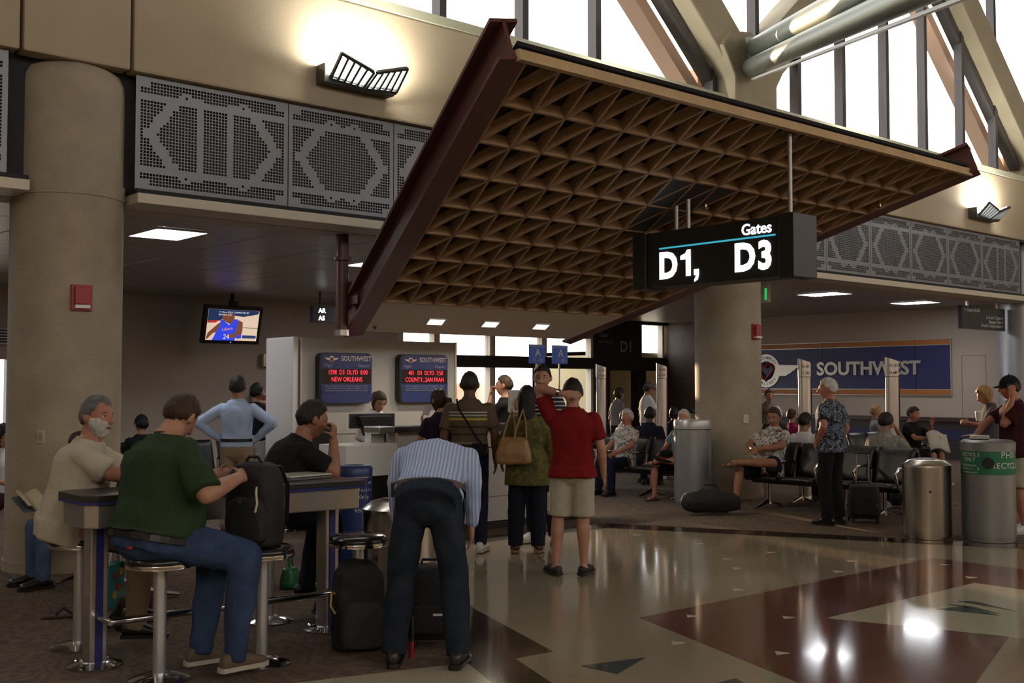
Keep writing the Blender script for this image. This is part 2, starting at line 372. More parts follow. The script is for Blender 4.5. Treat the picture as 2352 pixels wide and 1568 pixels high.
def vpier(x, name, label):
    p = B()
    hw = .52
    p.prism([(x-hw, 10.02, 5.89), (x+hw, 10.02, 5.89), (x+hw, 10.02, 6.25), (x+.80, 10.02, 6.66), (x+.62, 10.02, 6.98), (x+.14, 10.02, 6.9),
             (x-.14, 10.02, 6.98), (x-.62, 10.02, 6.9), (x-.80, 10.02, 6.66), (x-hw, 10.02, 6.25)], (0, .6, 0))
    o = struct(p.obj(name, PIERC, bevel=.03), label)
    for s in (-1, 1):
        a = Vector((x + s*.45, 10.34, 6.70)); d = Vector((s*.745, 0, .667))
        B().bar(a, a + d*6.4, .5, .62, up=(-s*.667, 0, .745)).obj('pier_arm', PIERC, o, bevel=.03)
        n = Vector((-s*.667, 0, .745)) * -.42
        e = a + n + Vector((0, .12, 0)) - d*.25
        B().bar(e, e + d*6.4, .2, .13, up=(-s*.667, 0, .745)).obj('window_edge', FRAME, o)
        e2 = a + n*1.35 + Vector((0, .45, 0)) - d*.9
        B().bar(e2, e2 + d*7, .3, .20, up=(-s*.667, 0, .745)).obj('outer_rib', PEACH, o)
    B().box(x - .55, x + .55, 10.7, 11.1, 4.7, 6.5).obj('outer_pier', PEACH, o)
    return o
vp = vpier(13.59, 'pier_1', 'V-shaped concrete roof pier above the gate canopy')
vpier(23.62, 'pier_2', 'V-shaped concrete roof pier at the right edge'); vpier(3.65, 'pier_3', 'V-shaped concrete roof pier above the left column')
# tubular roof strut leaning out over the concourse
PIPE = mat('strut_metal', (.27, .30, .26), .42, metal=.8)
a = Vector((13.52, 10.0, 6.74)); q = onD(1985, -22, 11.0); d = (q - a).normalized()
st = thing('roof_strut', 'twin tube metal strut leaning out from the concrete pier', 'strut', (13.59, 10.0, 6.7), world=True)
side = d.cross(Vector((0, 0, 1))).normalized(); upv = side.cross(d)
B().tube([a, a + d*9], .15, 20).obj('tube', PIPE, st, smooth=True)
B().tube([a + side*.10 - upv*.30, a + side*.10 - upv*.30 + d*9], .13, 20).obj('tube', PIPE, st, smooth=True)
B().bar(a + side*.05 - upv*.3 - d*.3, a + side*.05 - upv*.3 + d*1.0, .18, .26, up=upv).obj('bracket', PIPE, st, bevel=.01)
B().bar(a - d*.2, a + d*.1, .34, .34, up=upv).obj('socket', PIPE, st, bevel=.02)
B().bar(a + side*.05 - upv*.47 + d*.2, a + side*.05 - upv*.47 + d*9, .05, .03, up=upv).obj('fin', WHITEP, st)

# roof and the walls behind the viewer
struct(B().box(-16, 46, -10, 10.7, 10.9, 11.2).obj('ceiling_concourse', mat('roof', (.35, .30, .24), .8)), 'high concourse ceiling')
sw = B().box(-16, 46, -9.8, -9.5, 0, 6.6).box(-16, 46, -9.8, -9.5, 9.6, 10.9)
struct(sw.obj('wall_south', WALLC), 'opposite concourse wall with a window band')
w4 = struct(B().box(-16, 46, -9.72, -9.58, 6.6, 6.66).obj('window_4', FRAME), 'window band in the opposite concourse wall')
glaze(w4, [-16 + 3.1*i for i in range(21)], -9.66, 6.66, 9.6, .08)
struct(B().box(-16.2, -16, -10, 24, 0, 10.9).obj('wall_west', WALLC), 'end wall of the concourse')
struct(B().box(46, 46.2, -10, 24, 0, 10.9).obj('wall_east', WALLC), 'far end wall of the concourse')

# gate lounge: ceiling panels, far wall with windows, airline wall
ceil = struct(B().box(-16, 46, 10.9, 21, 3.47, 3.6).obj('ceiling', DARK), 'dark panelled ceiling of the gate lounge')
cm = None
for i in range(33):
    for j in range(8):
        x0, y0 = -15.6 + 1.22*i, 10.95 + 1.22*j
        if x0 > 23.9: continue
        if cm is None: o = B().box(0, 1.205, 0, 1.205, 0, .02).obj('ceiling_panel', CEILM, ceil, bevel=.004, seg=1); cm = o.data
        else: o = bpy.data.objects.new('ceiling_panel', cm); COL.objects.link(o); o.parent = ceil
        o.location = (x0, y0, 3.45)
struct(B().box(-16, 23.9, 10.6, 10.95, 3.40, 3.46).obj('trim_8', HOLDW), 'strip between trim and ceiling panels')

YF = 20.8
fw = B()
for x0, x1, z0, z1 in ((-16, 4.3, 0, 3.6), (4.3, 6.25, 0, .95), (4.3, 6.25, 2.15, 3.6), (6.25, 14.6, 0, 3.6), (14.6, 20.95, 2.92, 3.6)):
    fw.box(x0, x1, YF, YF + .25, z0, z1)
struct(fw.obj('wall_far', HOLDW), 'beige far wall of the gate lounge')
gw = B()
for x0, x1, z0, z1 in ((14.6, 20.95, 2.12, 2.41), (20.95, 21.55, 0, 3.6), (21.55, 24, 2.09, 2.42), (21.55, 22.82, 2.42, 3.6), (22.82, 24, 3.37, 3.6), (22.62, 22.97, 0, 2.09), (23.8, 24, 0, 2.1), (23.92, 24, 2.4, 3.4)):
    gw.box(x0, x1, YF - .04, YF + .2, z0, z1)
struct(gw.obj('wall_gate', BLACKM), 'black gate wall around the boarding door')
w5 = struct(B().box(14.6, 20.95, YF, YF + .2, 0, .12).obj('window_5', FRAME), 'wide apron window with transom lights')
X5 = [14.6, 15.66, 17.37, 19.10, 20.86]
for x in X5: B().box(x, x + .17, YF, YF + .2, .12, 2.92).obj('mullion', CREAM, w5)
glaze(w5, X5, YF + .10, .12, 2.12, .17); glaze(w5, X5, YF + .10, 2.41, 2.92, .17)
w6 = struct(B().box(4.3, 6.25, YF, YF + .2, .95, 1.0).obj('window_6', FRAME), 'low window beside the left column')
for x in (4.3, 5.2, 6.15): B().box(x, x + .1, YF, YF + .2, 1.0, 2.15).obj('mullion', FRAME, w6)
glaze(w6, [4.3, 5.2, 6.15], YF + .1, 1.0, 2.15, .1)
w7 = struct(B().box(22.82, 23.92, YF, YF + .2, 2.42, 2.46).obj('window_7', FRAME), 'small window above the boarding door')
B().box(23.72, 23.8, YF, YF + .18, 2.46, 3.37).obj('mullion', CREAM, w7); glaze(w7, [22.74, 23.72, 23.92], YF + .1, 2.46, 3.37, .08)
d1 = struct(B().box(22.97, 23.03, YF, YF + .16, 0, 2.09).obj('door_1', FRAME), 'glass boarding door')
B().box(23.03, 23.8, YF + .1, YF + .12, 0, 2.09).obj('pane', GLASS, d1)
OLIVE = mat('jetway_wall', (.42, .37, .22), .7)
jw = B().box(21.2, 27.5, 23.4, 23.5, 0, 2.6).box(21.2, 21.3, 21.05, 23.5, 0, 2.6).box(21.2, 27.5, 21.05, 23.5, 2.5, 2.6)
struct(jw.obj('wall_jetway', OLIVE), 'olive lined passage behind the boarding door')
tx = MATS['white_enamel']
GREYT = mat('grey_lettering', (.33, .33, .33), .6)
gs = thing('gate_lettering', 'grey gate number lettering on the black gate wall', 'sign', (21.2, YF - .05, 2.6), world=True)
text('word', 'Gate', .17, GREYT, (21.12, YF - .05, 2.98), (1,0,0), (0,0,1), gs)
text('word', '▣ No Smoking', .085, GREYT, (21.12, YF - .05, 2.82), (1,0,0), (0,0,1), gs)
text('number', 'D1', .42, GREYT, (21.92, YF - .05, 2.60), (1,0,0), (0,0,1), gs, bold=.006)
text('number', '481', .16, GREYT, (20.98, YF - .05, 1.70), (1,0,0), (0,0,1), gs)

XS = 23.9
swb = B().box(XS, XS + .3, 11.0, 19.75, 0, 3.5)
swall = struct(swb.obj('wall_airline', HOLDW), 'beige wall carrying the airline sign')
struct(B().box(XS - .03, XS + .3, 19.75, 20.85, 0, 3.5).obj('wall_corner', BROWNP), 'brown panelled wall corner by the gate')
ln = mat('panel_seam', (.2, .165, .13), .8)
for y in (11.55, 12.1): B().box(XS - .004, XS, y, y + .012, .95, 2.35).obj('seam', ln, swall)
B().box(XS - .004, XS, 11.55, 12.1, 2.34, 2.352).obj('seam', ln, swall)
B().box(XS - .02, XS, 11.0, 19.7, 0, .86).obj('wainscot', mat('dark_wainscot', (.035, .028, .03), .5), swall)
B().box(XS - .10, XS, 11.0, 19.7, .86, .96).obj('counter_rail', mat('rail_brown', (.06, .035, .03), .35), swall, bevel=.008)
B().box(XS - .03, XS - .02, 11.0, 19.7, .45, .68).obj('blue_band', mat('navy_band', (.02, .025, .09), .5), swall)

# outside: apron, jet bridge wall, neighbouring block
struct(B().box(-60, 90, 21.2, 140, -.6, -.5).obj('ground', mat('apron', (.5, .47, .42), .9)), 'pale concrete apron outside')
jb = struct(B().box(15.5, 22.5, 27.0, 27.4, -.5, 1.75).obj('jet_bridge', mat('bridge_white', (.7, .69, .67), .7)), 'white ribbed jet bridge outside the windows')
for i in range(11): B().box(15.6 + .62*i, 15.75 + .62*i, 26.9, 27.0, -.5, 1.75).obj('rib', PEACH, jb)
# ------------------------------------------------------------------ wooden canopy over the gate
CA, CX0, CZ0, CDY, CDZ, CSH = .34674, 5.35075, 4.04725, .50215, -.18200, .53743
CY0 = 6.0
def lat(u, v, w=0.):
    p = Vector((CX0 + CA*u + CSH*CA*v, CY0 + CDY*v, CZ0 + CDZ*v)); return p + CN * w
_uu = Vector((1, 0, 0)); _vv = Vector((CSH*CA, CDY, CDZ)); CN = _uu.cross(_vv).normalized()
if CN.z < 0: CN = -CN
WOOD = mat('canopy_wood', (.39, .245, .135), .6, noise=.2, nscale=9, bump=.05, bscale=20)
FASC = mat('canopy_fascia', (.52, .36, .19), .55, noise=.15, nscale=5)
MAROON = mat('maroon_steel', (.105, .036, .030), .42, bump=.01)
SOFF = mat('canopy_soffit', (.62, .54, .45), .75)
can = thing('gate_canopy', 'sloping triangular wood lattice canopy between maroon steel beams', 'canopy', (8.64, 8.4, 2.9), world=True)
def rib(p, q):
    d = (q - p).normalized(); s = d.cross(CN).normalized()
    rings = []
    for e in (p, q):
        rings.append([e - s*.012, e + s*.012, e + s*.015 + CN*.05, e + s*.022 + CN*.10, e - s*.022 + CN*.10, e - s*.015 + CN*.05])
    B().loft(rings).obj('rib', WOOD, can)
for v in range(1, 9): rib(lat(0, v), lat(19 - v, v))
for u in range(0, 20):
    vm = min(8, 19 - u)
    if vm > 0: rib(lat(u, 0), lat(u, vm))
for k in range(1, 20):                                        # diagonals u + v = k
    v0 = max(0, 0); v1 = min(8, k)
    rib(lat(k - v0, v0), lat(k - v1, v1))
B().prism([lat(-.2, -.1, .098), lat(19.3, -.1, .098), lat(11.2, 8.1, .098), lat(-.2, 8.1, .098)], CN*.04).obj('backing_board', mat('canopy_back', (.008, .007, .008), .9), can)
B().prism([lat(-.3, 0, -.012), lat(19.25, 0, -.012), lat(19.25, 0, .085), lat(-.3, 0, .085)], Vector((0, -.07, 0))).obj('fascia_board', FASC, can, bevel=.008)
B().prism([lat(-.1, 8.02, 0), lat(11.0, 8.02, 0), lat(9.45, 9.55, 0), lat(-.1, 9.55, 0)], CN*.05).obj('soffit_board', SOFF, can)
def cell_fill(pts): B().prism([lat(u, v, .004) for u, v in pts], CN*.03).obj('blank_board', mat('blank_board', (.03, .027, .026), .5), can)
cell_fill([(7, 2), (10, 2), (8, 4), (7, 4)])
def steel(e0, e1, out):
    d = (e1 - e0).normalized(); s = d.cross(CN).normalized()
    if s.dot(Vector((out, 0, 0))) < 0: s = -s
    c0, c1 = e0 + s*.12, e1 + s*.12
    b = B()
    for c, w, t in ((.01, .22, .03), (.33, .22, .03)):
        b.bar(c0 + CN*c, c1 + CN*c, w, t, up=CN)
    b.bar(c0 + CN*.17, c1 + CN*.17, .03, .32, up=CN)
    return b.obj('steel_beam', MAROON, can)
steel(lat(0, -.10), lat(0, 9.75), -1); steel(lat(19.28, -.28), lat(9.25, 9.75), 1)
# square downlights in the plain soffit
LAMP = mat('lamp_glow', (1, .93, .80), .5, emit=5.0)
for i, u in enumerate((2.61, 5.03, 7.46)):
    dl = thing('downlight', 'square recessed downlight in the canopy soffit, %s from the left' % ORD[i], 'light', lat(u, 8.85), group='canopy downlights', world=True)
    q = [lat(u-.40, 8.70, -.004), lat(u+.28, 8.70, -.004), lat(u+.28, 9.0, -.004), lat(u-.40, 9.0, -.004)]
    B().prism(q, CN*.008).obj('lens', LAMP, dl)
    la_ = lamp('downlight_lamp', 'AREA', (0, 0, 0), 14, (1, .86, .66), shape='RECTANGLE', size=.20, size_y=.13); la_.parent = dl; la_.location = -CN*.012 + lat(u - .06, 8.85) - lat(u, 8.85); aim(la_, -CN)
    for a, b_ in zip(q, q[1:] + q[:1]): B().bar(a, b_, .012, .016, up=CN).obj('trim_ring', WHITEP, dl)
for i, (u, v) in enumerate(((9.3, 2.6), (13.8, 3.2), (17.0, 1.5))):
    sp = thing('sprinkler', 'small brass sprinkler head under the canopy lattice, %s from the left' % ORD[i], 'sprinkler', lat(u, v, .1), group='canopy sprinklers', world=True)
    p = lat(u, v, .1); BR = mat('brass', (.45, .36, .2), .3, metal=1)
    B().tube([p, p - Vector((0, 0, .13))], .012, 10).obj('stem', BR, sp); B().tube([p - Vector((0, 0, .13)), p - Vector((0, 0, .15))], [.028, .034], 12).obj('deflector', BR, sp)
# hanging maroon post that carries the left beam
px = Vector((6.78, 10.75, 0))
pt = thing('hanger_post', 'maroon pipe post with steel cap hanging beside the kiosk', 'post', (px.x, px.y, 2.25), world=True)
B().tube([(px.x, px.y, 2.30), (px.x, px.y, 3.45)], .072, 20).obj('pipe', MAROON, pt, smooth=True)
B().tube([(px.x, px.y, 2.245), (px.x, px.y, 2.31)], .085, 24).obj('end_cap', mat('brushed_steel', (.55, .54, .51), .28, metal=1), pt, smooth=True)
B().tube([(px.x, px.y, 3.10), (px.x, px.y, 3.14)], .105, 24).obj('collar', MAROON, pt, smooth=True)
B().box(px.x + .04, px.x + .42, px.y - .26, px.y - .02, 2.60, 2.86).obj('bracket', MAROON, pt)
B().prism([(px.x + .05, px.y - .16, 2.60), (px.x + .42, px.y - .20, 2.60), (px.x + .40, px.y - .10, 2.33)], (0, .03, 0)).obj('gusset', MAROON, pt)
# ------------------------------------------------------------------ lights of the building
STEEL = MATS['brushed_steel']; CHROME = mat('chrome', (.62, .62, .62), .12, metal=1); BLK = mat('black_plastic', (.012, .012, .013), .35); BLKV = mat('black_vinyl', (.014, .013, .014), .42, bump=.05, bscale=30)
GLOW = mat('uplight_glow', (.93, .96, 1), .5, emit=14.0); TRAY = mat('uplight_tray', (1, .96, .86), .5, emit=190.0); UPB = mat('uplight_body', (.055, .055, .045), .5)
def uplight(x, label):
    u = thing('wall_uplight', label, 'light', (x, 10.18, 4.85), group='wall uplights', world=True)
    yb, yt = 10.02, 9.80
    B().prism([(x-.50, 10.18, 4.88), (x+.40, 10.18, 4.88), (x+.40, 10.18, 5.06), (x, 10.18, 4.99), (x-.50, 10.18, 5.09)], (0, -.17, 0)).obj('housing', UPB, u, bevel=.01)
    for s in (-1, 1):
        e = .42
        A, Bq, C, D = Vector((x+s*e, yb, 4.93)), Vector((x+s*.02, yb, 4.90)), Vector((x+s*.02, yt, 5.03)), Vector((x+s*e, yt, 5.15))
        n = (Bq-A).cross(D-A).normalized(); n = -n if n.z < 0 else n
        fr = B()
        for k in range(6):
            t = k / 5; p0 = Bq.lerp(A, t); p1 = C.lerp(D, t); fr.bar(p0, p1, .026, .04, up=n)
        fr.bar(A, Bq, .04, .05, up=n).bar(C, D, .03, .04, up=n)
        fr.obj('louvre_frame', UPB, u)
        for k in range(5):
            t0, t1 = (k+.14)/5, (k+.86)/5; o1 = n*.018
            B().prism([Bq.lerp(A, t0)+o1, Bq.lerp(A, t1)+o1, C.lerp(D, t1)+o1, C.lerp(D, t0)+o1], n*.006).obj('glowing_slot', GLOW, u)
        B().prism([Bq.lerp(C, .1)+n*.05, A.lerp(D, .1)+n*.05, A.lerp(D, .9)+n*.05, Bq.lerp(C, .9)+n*.05], n*.005).obj('lamp_tray', TRAY, u)
    return u
uplight(6.58, 'glowing louvred uplight on the wall left of the canopy'); uplight(20.95, 'glowing louvred uplight on the wall at right')
uplight(10.6, 'louvred uplight on the wall behind the canopy'); uplight(16.4, 'louvred uplight on the wall behind the right canopy end')
TROF = mat('troffer_glow', (.95, .96, 1), .5, emit=20.0)
def troffer(x, y, label, w=.62, d=.84):
    t = thing('ceiling_light', label, 'light', (x, y, 3.44), group='lounge ceiling lights', world=True)
    B().box(x-w/2, x+w/2, y-d/2, y+d/2, 3.428, 3.434).obj('lens', TROF, t)
    for a, b_ in (((x-w/2, y-d/2), (x+w/2, y-d/2)), ((x+w/2, y-d/2), (x+w/2, y+d/2)), ((x+w/2, y+d/2), (x-w/2, y+d/2)), ((x-w/2, y+d/2), (x-w/2, y-d/2))):
        B().bar((*a, 3.436), (*b_, 3.436), .03, .025).obj('frame', WHITEP, t)
troffer(5.36, 12.25, 'bright recessed ceiling light right of the near column'); troffer(8.98, 13.3, 'recessed ceiling light half hidden by the maroon post')
troffer(18.42, 12.05, 'recessed ceiling light below the right grille, left of two'); troffer(21.8, 12.05, 'recessed ceiling light below the right grille, right of two')
troffer(-2, 13, 'added fill ceiling light, out of view left of the near column')  # added outside the view to raise the lounge's ambient light
for x_, y_, l_ in ((11.5, 14.5, 'added unseen fill light above the kiosk behind the canopy'), (12.5, 17, 'added unseen fill light deep in the lounge above the canopy end'), (1.5, 13, 'added unseen fill light behind the near column'), (2.2, 17.5, 'added unseen fill light in the left back of the lounge')): troffer(x_, y_, l_)  # unseen fill lights, added only to brighten the lounge

# ------------------------------------------------------------------ signs
SGN = mat('sign_black', (.018, .018, .017), .45); LIT = mat('lit_white', (.92, .96, 1), .5, emit=3.2); TEAL = mat('lit_teal', (.05, .42, .55), .5, emit=.9)
sg = thing('gate_sign', 'hanging black sign lit with gates D1 and D3', 'sign', (8.64, 7, 2.68), world=True)
B().box(8.64, 8.98, 6.14, 7.78, 2.70, 3.27).obj('cabinet', SGN, sg, bevel=.006)
for y0, y1 in ((5.96, 6.13), (7.79, 7.97)): B().box(8.62, 9.0, y0, y1, 2.685, 3.285).obj('end_cap', SGN, sg, bevel=.008)
F0 = 8.637; rg, up = (0, -1, 0), (0, 0, 1)
text('word', 'Gates', .15, LIT, (F0, 6.565, 3.125), rg, up, sg, bold=.002)
for t_, y_ in (('D', 7.62), ('D', 6.655), ('3', 6.375)): text('number', t_, .365, LIT, (F0, y_, 2.79), rg, up, sg, bold=.015, sx=.92)
B().prism([(F0, 7.255, 2.785), (F0, 7.195, 2.785), (F0, 7.195, 3.05), (F0, 7.24, 3.05), (F0, 7.262, 3.015), (F0, 7.325, 2.995), (F0, 7.325, 2.955), (F0, 7.255, 2.955)], (-.003, 0, 0)).obj('number', LIT, sg)
B().prism([(F0, 7.15, 2.845), (F0, 7.09, 2.845), (F0, 7.09, 2.785), (F0, 7.105, 2.74), (F0, 7.145, 2.72), (F0, 7.145, 2.745), (F0, 7.12, 2.785), (F0, 7.15, 2.785)], (-.003, 0, 0)).obj('comma', LIT, sg)
B().box(F0 - .003, F0, 6.17, 7.61, 3.085, 3.102).obj('teal_line', TEAL, sg)
for y, zt in ((6.06, 4.04), (7.45, 3.53), (7.29, 3.58)):
    B().tube([(8.72, y, 3.27), (8.72, y, zt)], .021, 12).obj('rod', mat('rod_grey', (.42, .42, .41), .5, metal=.6), sg, smooth=True)
# airline wall sign
NAVY = mat('sign_navy', (.028, .032, .13), .45); ORG = mat('sign_orange', (.48, .17, .04), .5); SLV = mat('sign_silver', (.55, .52, .46), .35, metal=.5); RED = mat('heart_red', (.25, .012, .02), .4)
ws = thing('airline_sign', 'long navy and orange airline wall sign with winged heart', 'sign', (XS, 15, 1.45), world=True)
for y0, y1 in ((12.36, 13.19), (13.2, 15.68), (15.69, 18.3)):
    B().box(XS - .05, XS, y0, y1, 1.60, 2.60).obj('blue_panel', NAVY, ws)
    for z0, z1 in ((1.47, 1.585), (2.615, 2.73)): B().box(XS - .052, XS, y0, y1, z0, z1).obj('orange_stripe', ORG, ws)
for z in (1.455, 1.592, 2.607, 2.74): B().box(XS - .06, XS, 12.34, 18.3, z - .008, z + .008).obj('edge_strip', SLV, ws)
B().box(XS - .06, XS, 12.33, 12.35, 1.45, 2.75).obj('edge_strip', SLV, ws)
text('word', 'SOUTHWEST', .44, SLV, (XS - .06, 15.83, 1.945), rg, up, ws, depth=.02, bold=.014, sx=1.06)
cy, cz = 17.35, 2.06
ring = B()
for r0, r1 in ((.25, .43),):
    n = 40; vs = []
    for j in range(n):
        a = 2*pi*j/n; vs += [(XS-.075, cy - r0*cos(a), cz + r0*sin(a)), (XS-.075, cy - r1*cos(a), cz + r1*sin(a)), (XS-.05, cy - r1*cos(a), cz + r1*sin(a)), (XS-.05, cy - r0*cos(a), cz + r0*sin(a))]
    ring.add(vs, [q for j in range(n) for q in ((4*j, 4*j+1, 4*((j+1)%n)+1, 4*((j+1)%n)), (4*j+1, 4*j+2, 4*((j+1)%n)+2, 4*((j+1)%n)+1), (4*j+3, 4*j, 4*((j+1)%n), 4*((j+1)%n)+3))])
ring.obj('emblem_ring', SLV, ws)
hp = [(.235*(16*sin(t)**3)/16, .235*(13*cos(t)-5*cos(2*t)-2*cos(3*t)-cos(4*t))/16) for t in [2*pi*k/28 for k in range(28)]]
B().tube([(XS-.085, cy - a, cz + b_) for a, b_ in hp + hp[:1]], .035, 8, cap=False).obj('heart', RED, ws, smooth=True)
for s in (-1, 1):
    wg = [(.36, .15), (1.02, .13), (.98, .07), (.90, .05), (.87, .0), (.80, -.02), (.77, -.06), (.70, -.08), (.62, -.13), (.36, -.14)]
    B().prism([(XS-.05, cy - s*a, cz + b_) for a, b_ in wg], (-.03, 0, 0)).obj('wing', SLV, ws)
for word, top in (('SOUTHWEST', True), ('AIRLINES', False)):
    for i, chh in enumerate(word):
        t = (i - (len(word)-1)/2) * (.24 if top else .25); a = (pi/2 - t) if top else (-pi/2 + t); rr = .30 if top else .375
        u_ = Vector((0, -cos(a), sin(a))) * (1 if top else -1); r_ = Vector((0, -1, 0)) * (u_.z) + Vector((0, 0, 1)) * u_.y
        text('letter', chh, .11, NAVY, (XS - .079, cy - rr*cos(a), cz + rr*sin(a)), (0, -abs(u_.z) if True else 0, u_.y if top else u_.y), u_, ws, depth=.001, align='CENTER')
# hanging direction sign
ds = thing('direction_sign', 'black hanging direction sign below the right grille', 'sign', (22.1, 10.75, 2.8), world=True)
B().box(21.2, 23.05, 10.72, 10.80, 2.82, 3.28).obj('board', SGN, ds)
for x in (21.5, 22.75): B().tube([(x, 10.76, 3.27), (x, 10.76, 3.42)], .025, 10).obj('stem', STEEL, ds)
GL = mat('pale_lettering', (.6, .6, .56), .6)
text('word', '← Gates D3-D8', .095, GL, (21.3, 10.718, 3.17), (1,0,0), up, ds)
for i, t_ in enumerate(('A, B and C Gates →', 'Baggage Claim →', 'Ground Transportation →')): text('word', t_, .092, GL, (22.98, 10.718, 3.05 - .085*i), (1,0,0), up, ds, align='RIGHT')
# boarding group signs
BLU = mat('sign_blue', (.05, .11, .42), .45, emit=.12)
for x, t_, lab in ((11.84, '31 - 60', 'left blue boarding sign reading A 31 - 60'), (12.34, '1 - 30', 'right blue boarding sign reading A 1 - 30')):
    s_ = thing('boarding_sign', lab, 'sign', (x, 13.02, 0), group='boarding group signs', world=True)
    B().box(x - .165, x + .165, 13.0, 13.03, 2.03, 2.33).obj('board', BLU, s_, bevel=.004)
    B().box(x - .16, x + .16, 12.995, 13.0, 2.29, 2.325).obj('header_strip', mat('header_blue', (.25, .35, .62), .5), s_)
    text('letter', 'A', .17, WHITEP, (x, 12.994, 2.145), (1,0,0), up, s_, align='CENTER', bold=.004)
    text('word', t_, .075, WHITEP, (x, 12.994, 2.06), (1,0,0), up, s_, align='CENTER', bold=.001)
    B().tube([(x, 13.03, .02), (x, 13.03, 2.1)], .016, 10).obj('pole', STEEL, s_); B().lathe([(.16, 0), (.16, .012), (.03, .03)], (x, 13.03, .005), 20).obj('base', STEEL, s_)
ar = thing('overhead_sign', 'small black lit sign partly hidden behind the maroon post', 'sign', (11.1, 18, 2.86), world=True)
B().box(10.72, 11.45, 18.0, 18.1, 2.86, 3.17).obj('cabinet', SGN, ar)
for x in (10.9, 11.3): B().tube([(x, 18.05, 3.16), (x, 18.05, 3.46)], .015, 8).obj('rod', BLK, ar)
text('word', 'AR', .12, LIT, (10.84, 17.995, 3.045), (1,0,0), up, ar, bold=.003); text('word', 'AS       NC', .12, LIT, (10.84, 17.995, 2.905), (1,0,0), up, ar, bold=.003)
p = onY(1755, 655, 11.6)
ex = thing('exit_sign', 'green exit sign edge showing beside the concrete column', 'sign', (p.x, 11.65, 3.05), world=True)
B().box(p.x-.04, p.x+.05, 11.5, 11.8, 3.12, 3.455).obj('housing', WHITEP, ex); B().box(p.x-.045, p.x-.04, 11.515, 11.56, 3.16, 3.36).obj('lens', mat('exit_green', (.02, .5, .1), .5, emit=1.0), ex)

# television
tv = thing('television', 'wall television showing a basketball player in blue', 'television', (9.88, 19.6, 2.9), world=False)
tb = B().box(-.60, .60, -.05, .05, -.37, .37).obj('bezel', BLK, tv, bevel=.012)
def scrm(n, c, e=1.0): return mat('screen_' + n, c, .4, emit=e)
sc = B().box(-.53, .53, -.056, -.05, -.30, .30).obj('screen', scrm('court', (.72, .55, .40)), tv)
def flat(name, poly, m, k): return B().prism([(x, -.0575 - .0009*k, z) for x, z in poly], (0, .0008, 0)).obj(name, m, sc)
flat('stand_shade', [(-.53, .06), (-.28, .08), (-.1, .2), (-.1, .3), (-.53, .3)], scrm('navy', (.015, .03, .09)), 0); flat('stand_shade', [(-.1, .3), (-.1, .2), (.2, .17), (.5, .23), (.53, .3)], scrm('navy', (.015, .03, .09)), 0)
flat('red_edge', [(-.53, .03), (-.36, .04), (-.3, .09), (-.53, .07)], scrm('red', (.5, .03, .02)), 1)
flat('court_line', [(.1, -.035), (.53, -.04), (.53, -.05), (.1, -.045)], scrm('line', (.05, .03, .12)), 1)
SKN = scrm('skin', (.22, .075, .04), .8); JER = scrm('jersey', (.03, .06, .75))
flat('arm', [(-.30, .03), (-.2, .07), (-.2, -.1), (-.4, -.17), (-.5, -.28), (-.53, -.28), (-.5, -.16)], SKN, 2); flat('arm', [(.10, .11), (.20, .06), (.21, -.12), (.17, -.25), (-.1, -.24), (-.14, -.19), (.05, -.16), (.08, -.05)], SKN, 4)
flat('jersey', [(-.27, .09), (-.22, .10), (-.08, .0), (.0, .12), (.08, .12), (.12, .03), (.09, -.1), (.07, -.3), (-.4, -.3), (-.33, -.14), (-.27, -.02)], JER, 3)
flat('head', [(-.24, .16), (-.20, .21), (-.12, .235), (-.02, .22), (.02, .16), (.0, .08), (-.06, .02), (-.12, .04), (-.17, .07), (-.22, .08)], SKN, 5)
flat('armband', [(.10, -.19), (.20, -.17), (.20, -.25), (.10, -.26)], JER, 5); flat('score_box', [(.22, -.19), (.5, -.19), (.52, -.22), (.5, -.25), (.22, -.25)], scrm('box', (.03, .05, .15)), 2)
OR_ = scrm('orange', (.75, .28, .08)); WH_ = scrm('white', (.8, .8, .85))
text('team_word', 'Lakers', .085, OR_, (-.22, -.0625, -.115), (1,0,.14), (-.14,0,1), sc, depth=.0003); text('number', '24', .13, WH_, (-.18, -.0625, -.27), (1,0,0), (0,0,1), sc, depth=.0003)
text('caption', '>> Marv: FOUL COMMITTED BY', .045, WH_, (-.32, -.0625, .235), (1,0,0), (0,0,1), sc, depth=.0003); text('caption', 'BRYANT, #13', .045, WH_, (-.32, -.0625, .185), (1,0,0), (0,0,1), sc, depth=.0003)
B().ball((0, -.055, -.337), .010, 8, 6).obj('power_light', scrm('blue', (.25, .3, 1), 3), tv)
tv.location = (9.88, 19.6, 2.85); tv.rotation_euler = (R(14), 0, 0)
B().tube([(0, .06, .1), (.02, .12, .42), (.02, .16, .61)], .035, 12).obj('ceiling_mount', BLK, tv); B().box(-.06, .10, .03, .12, .28, .45).obj('bracket', BLK, tv)

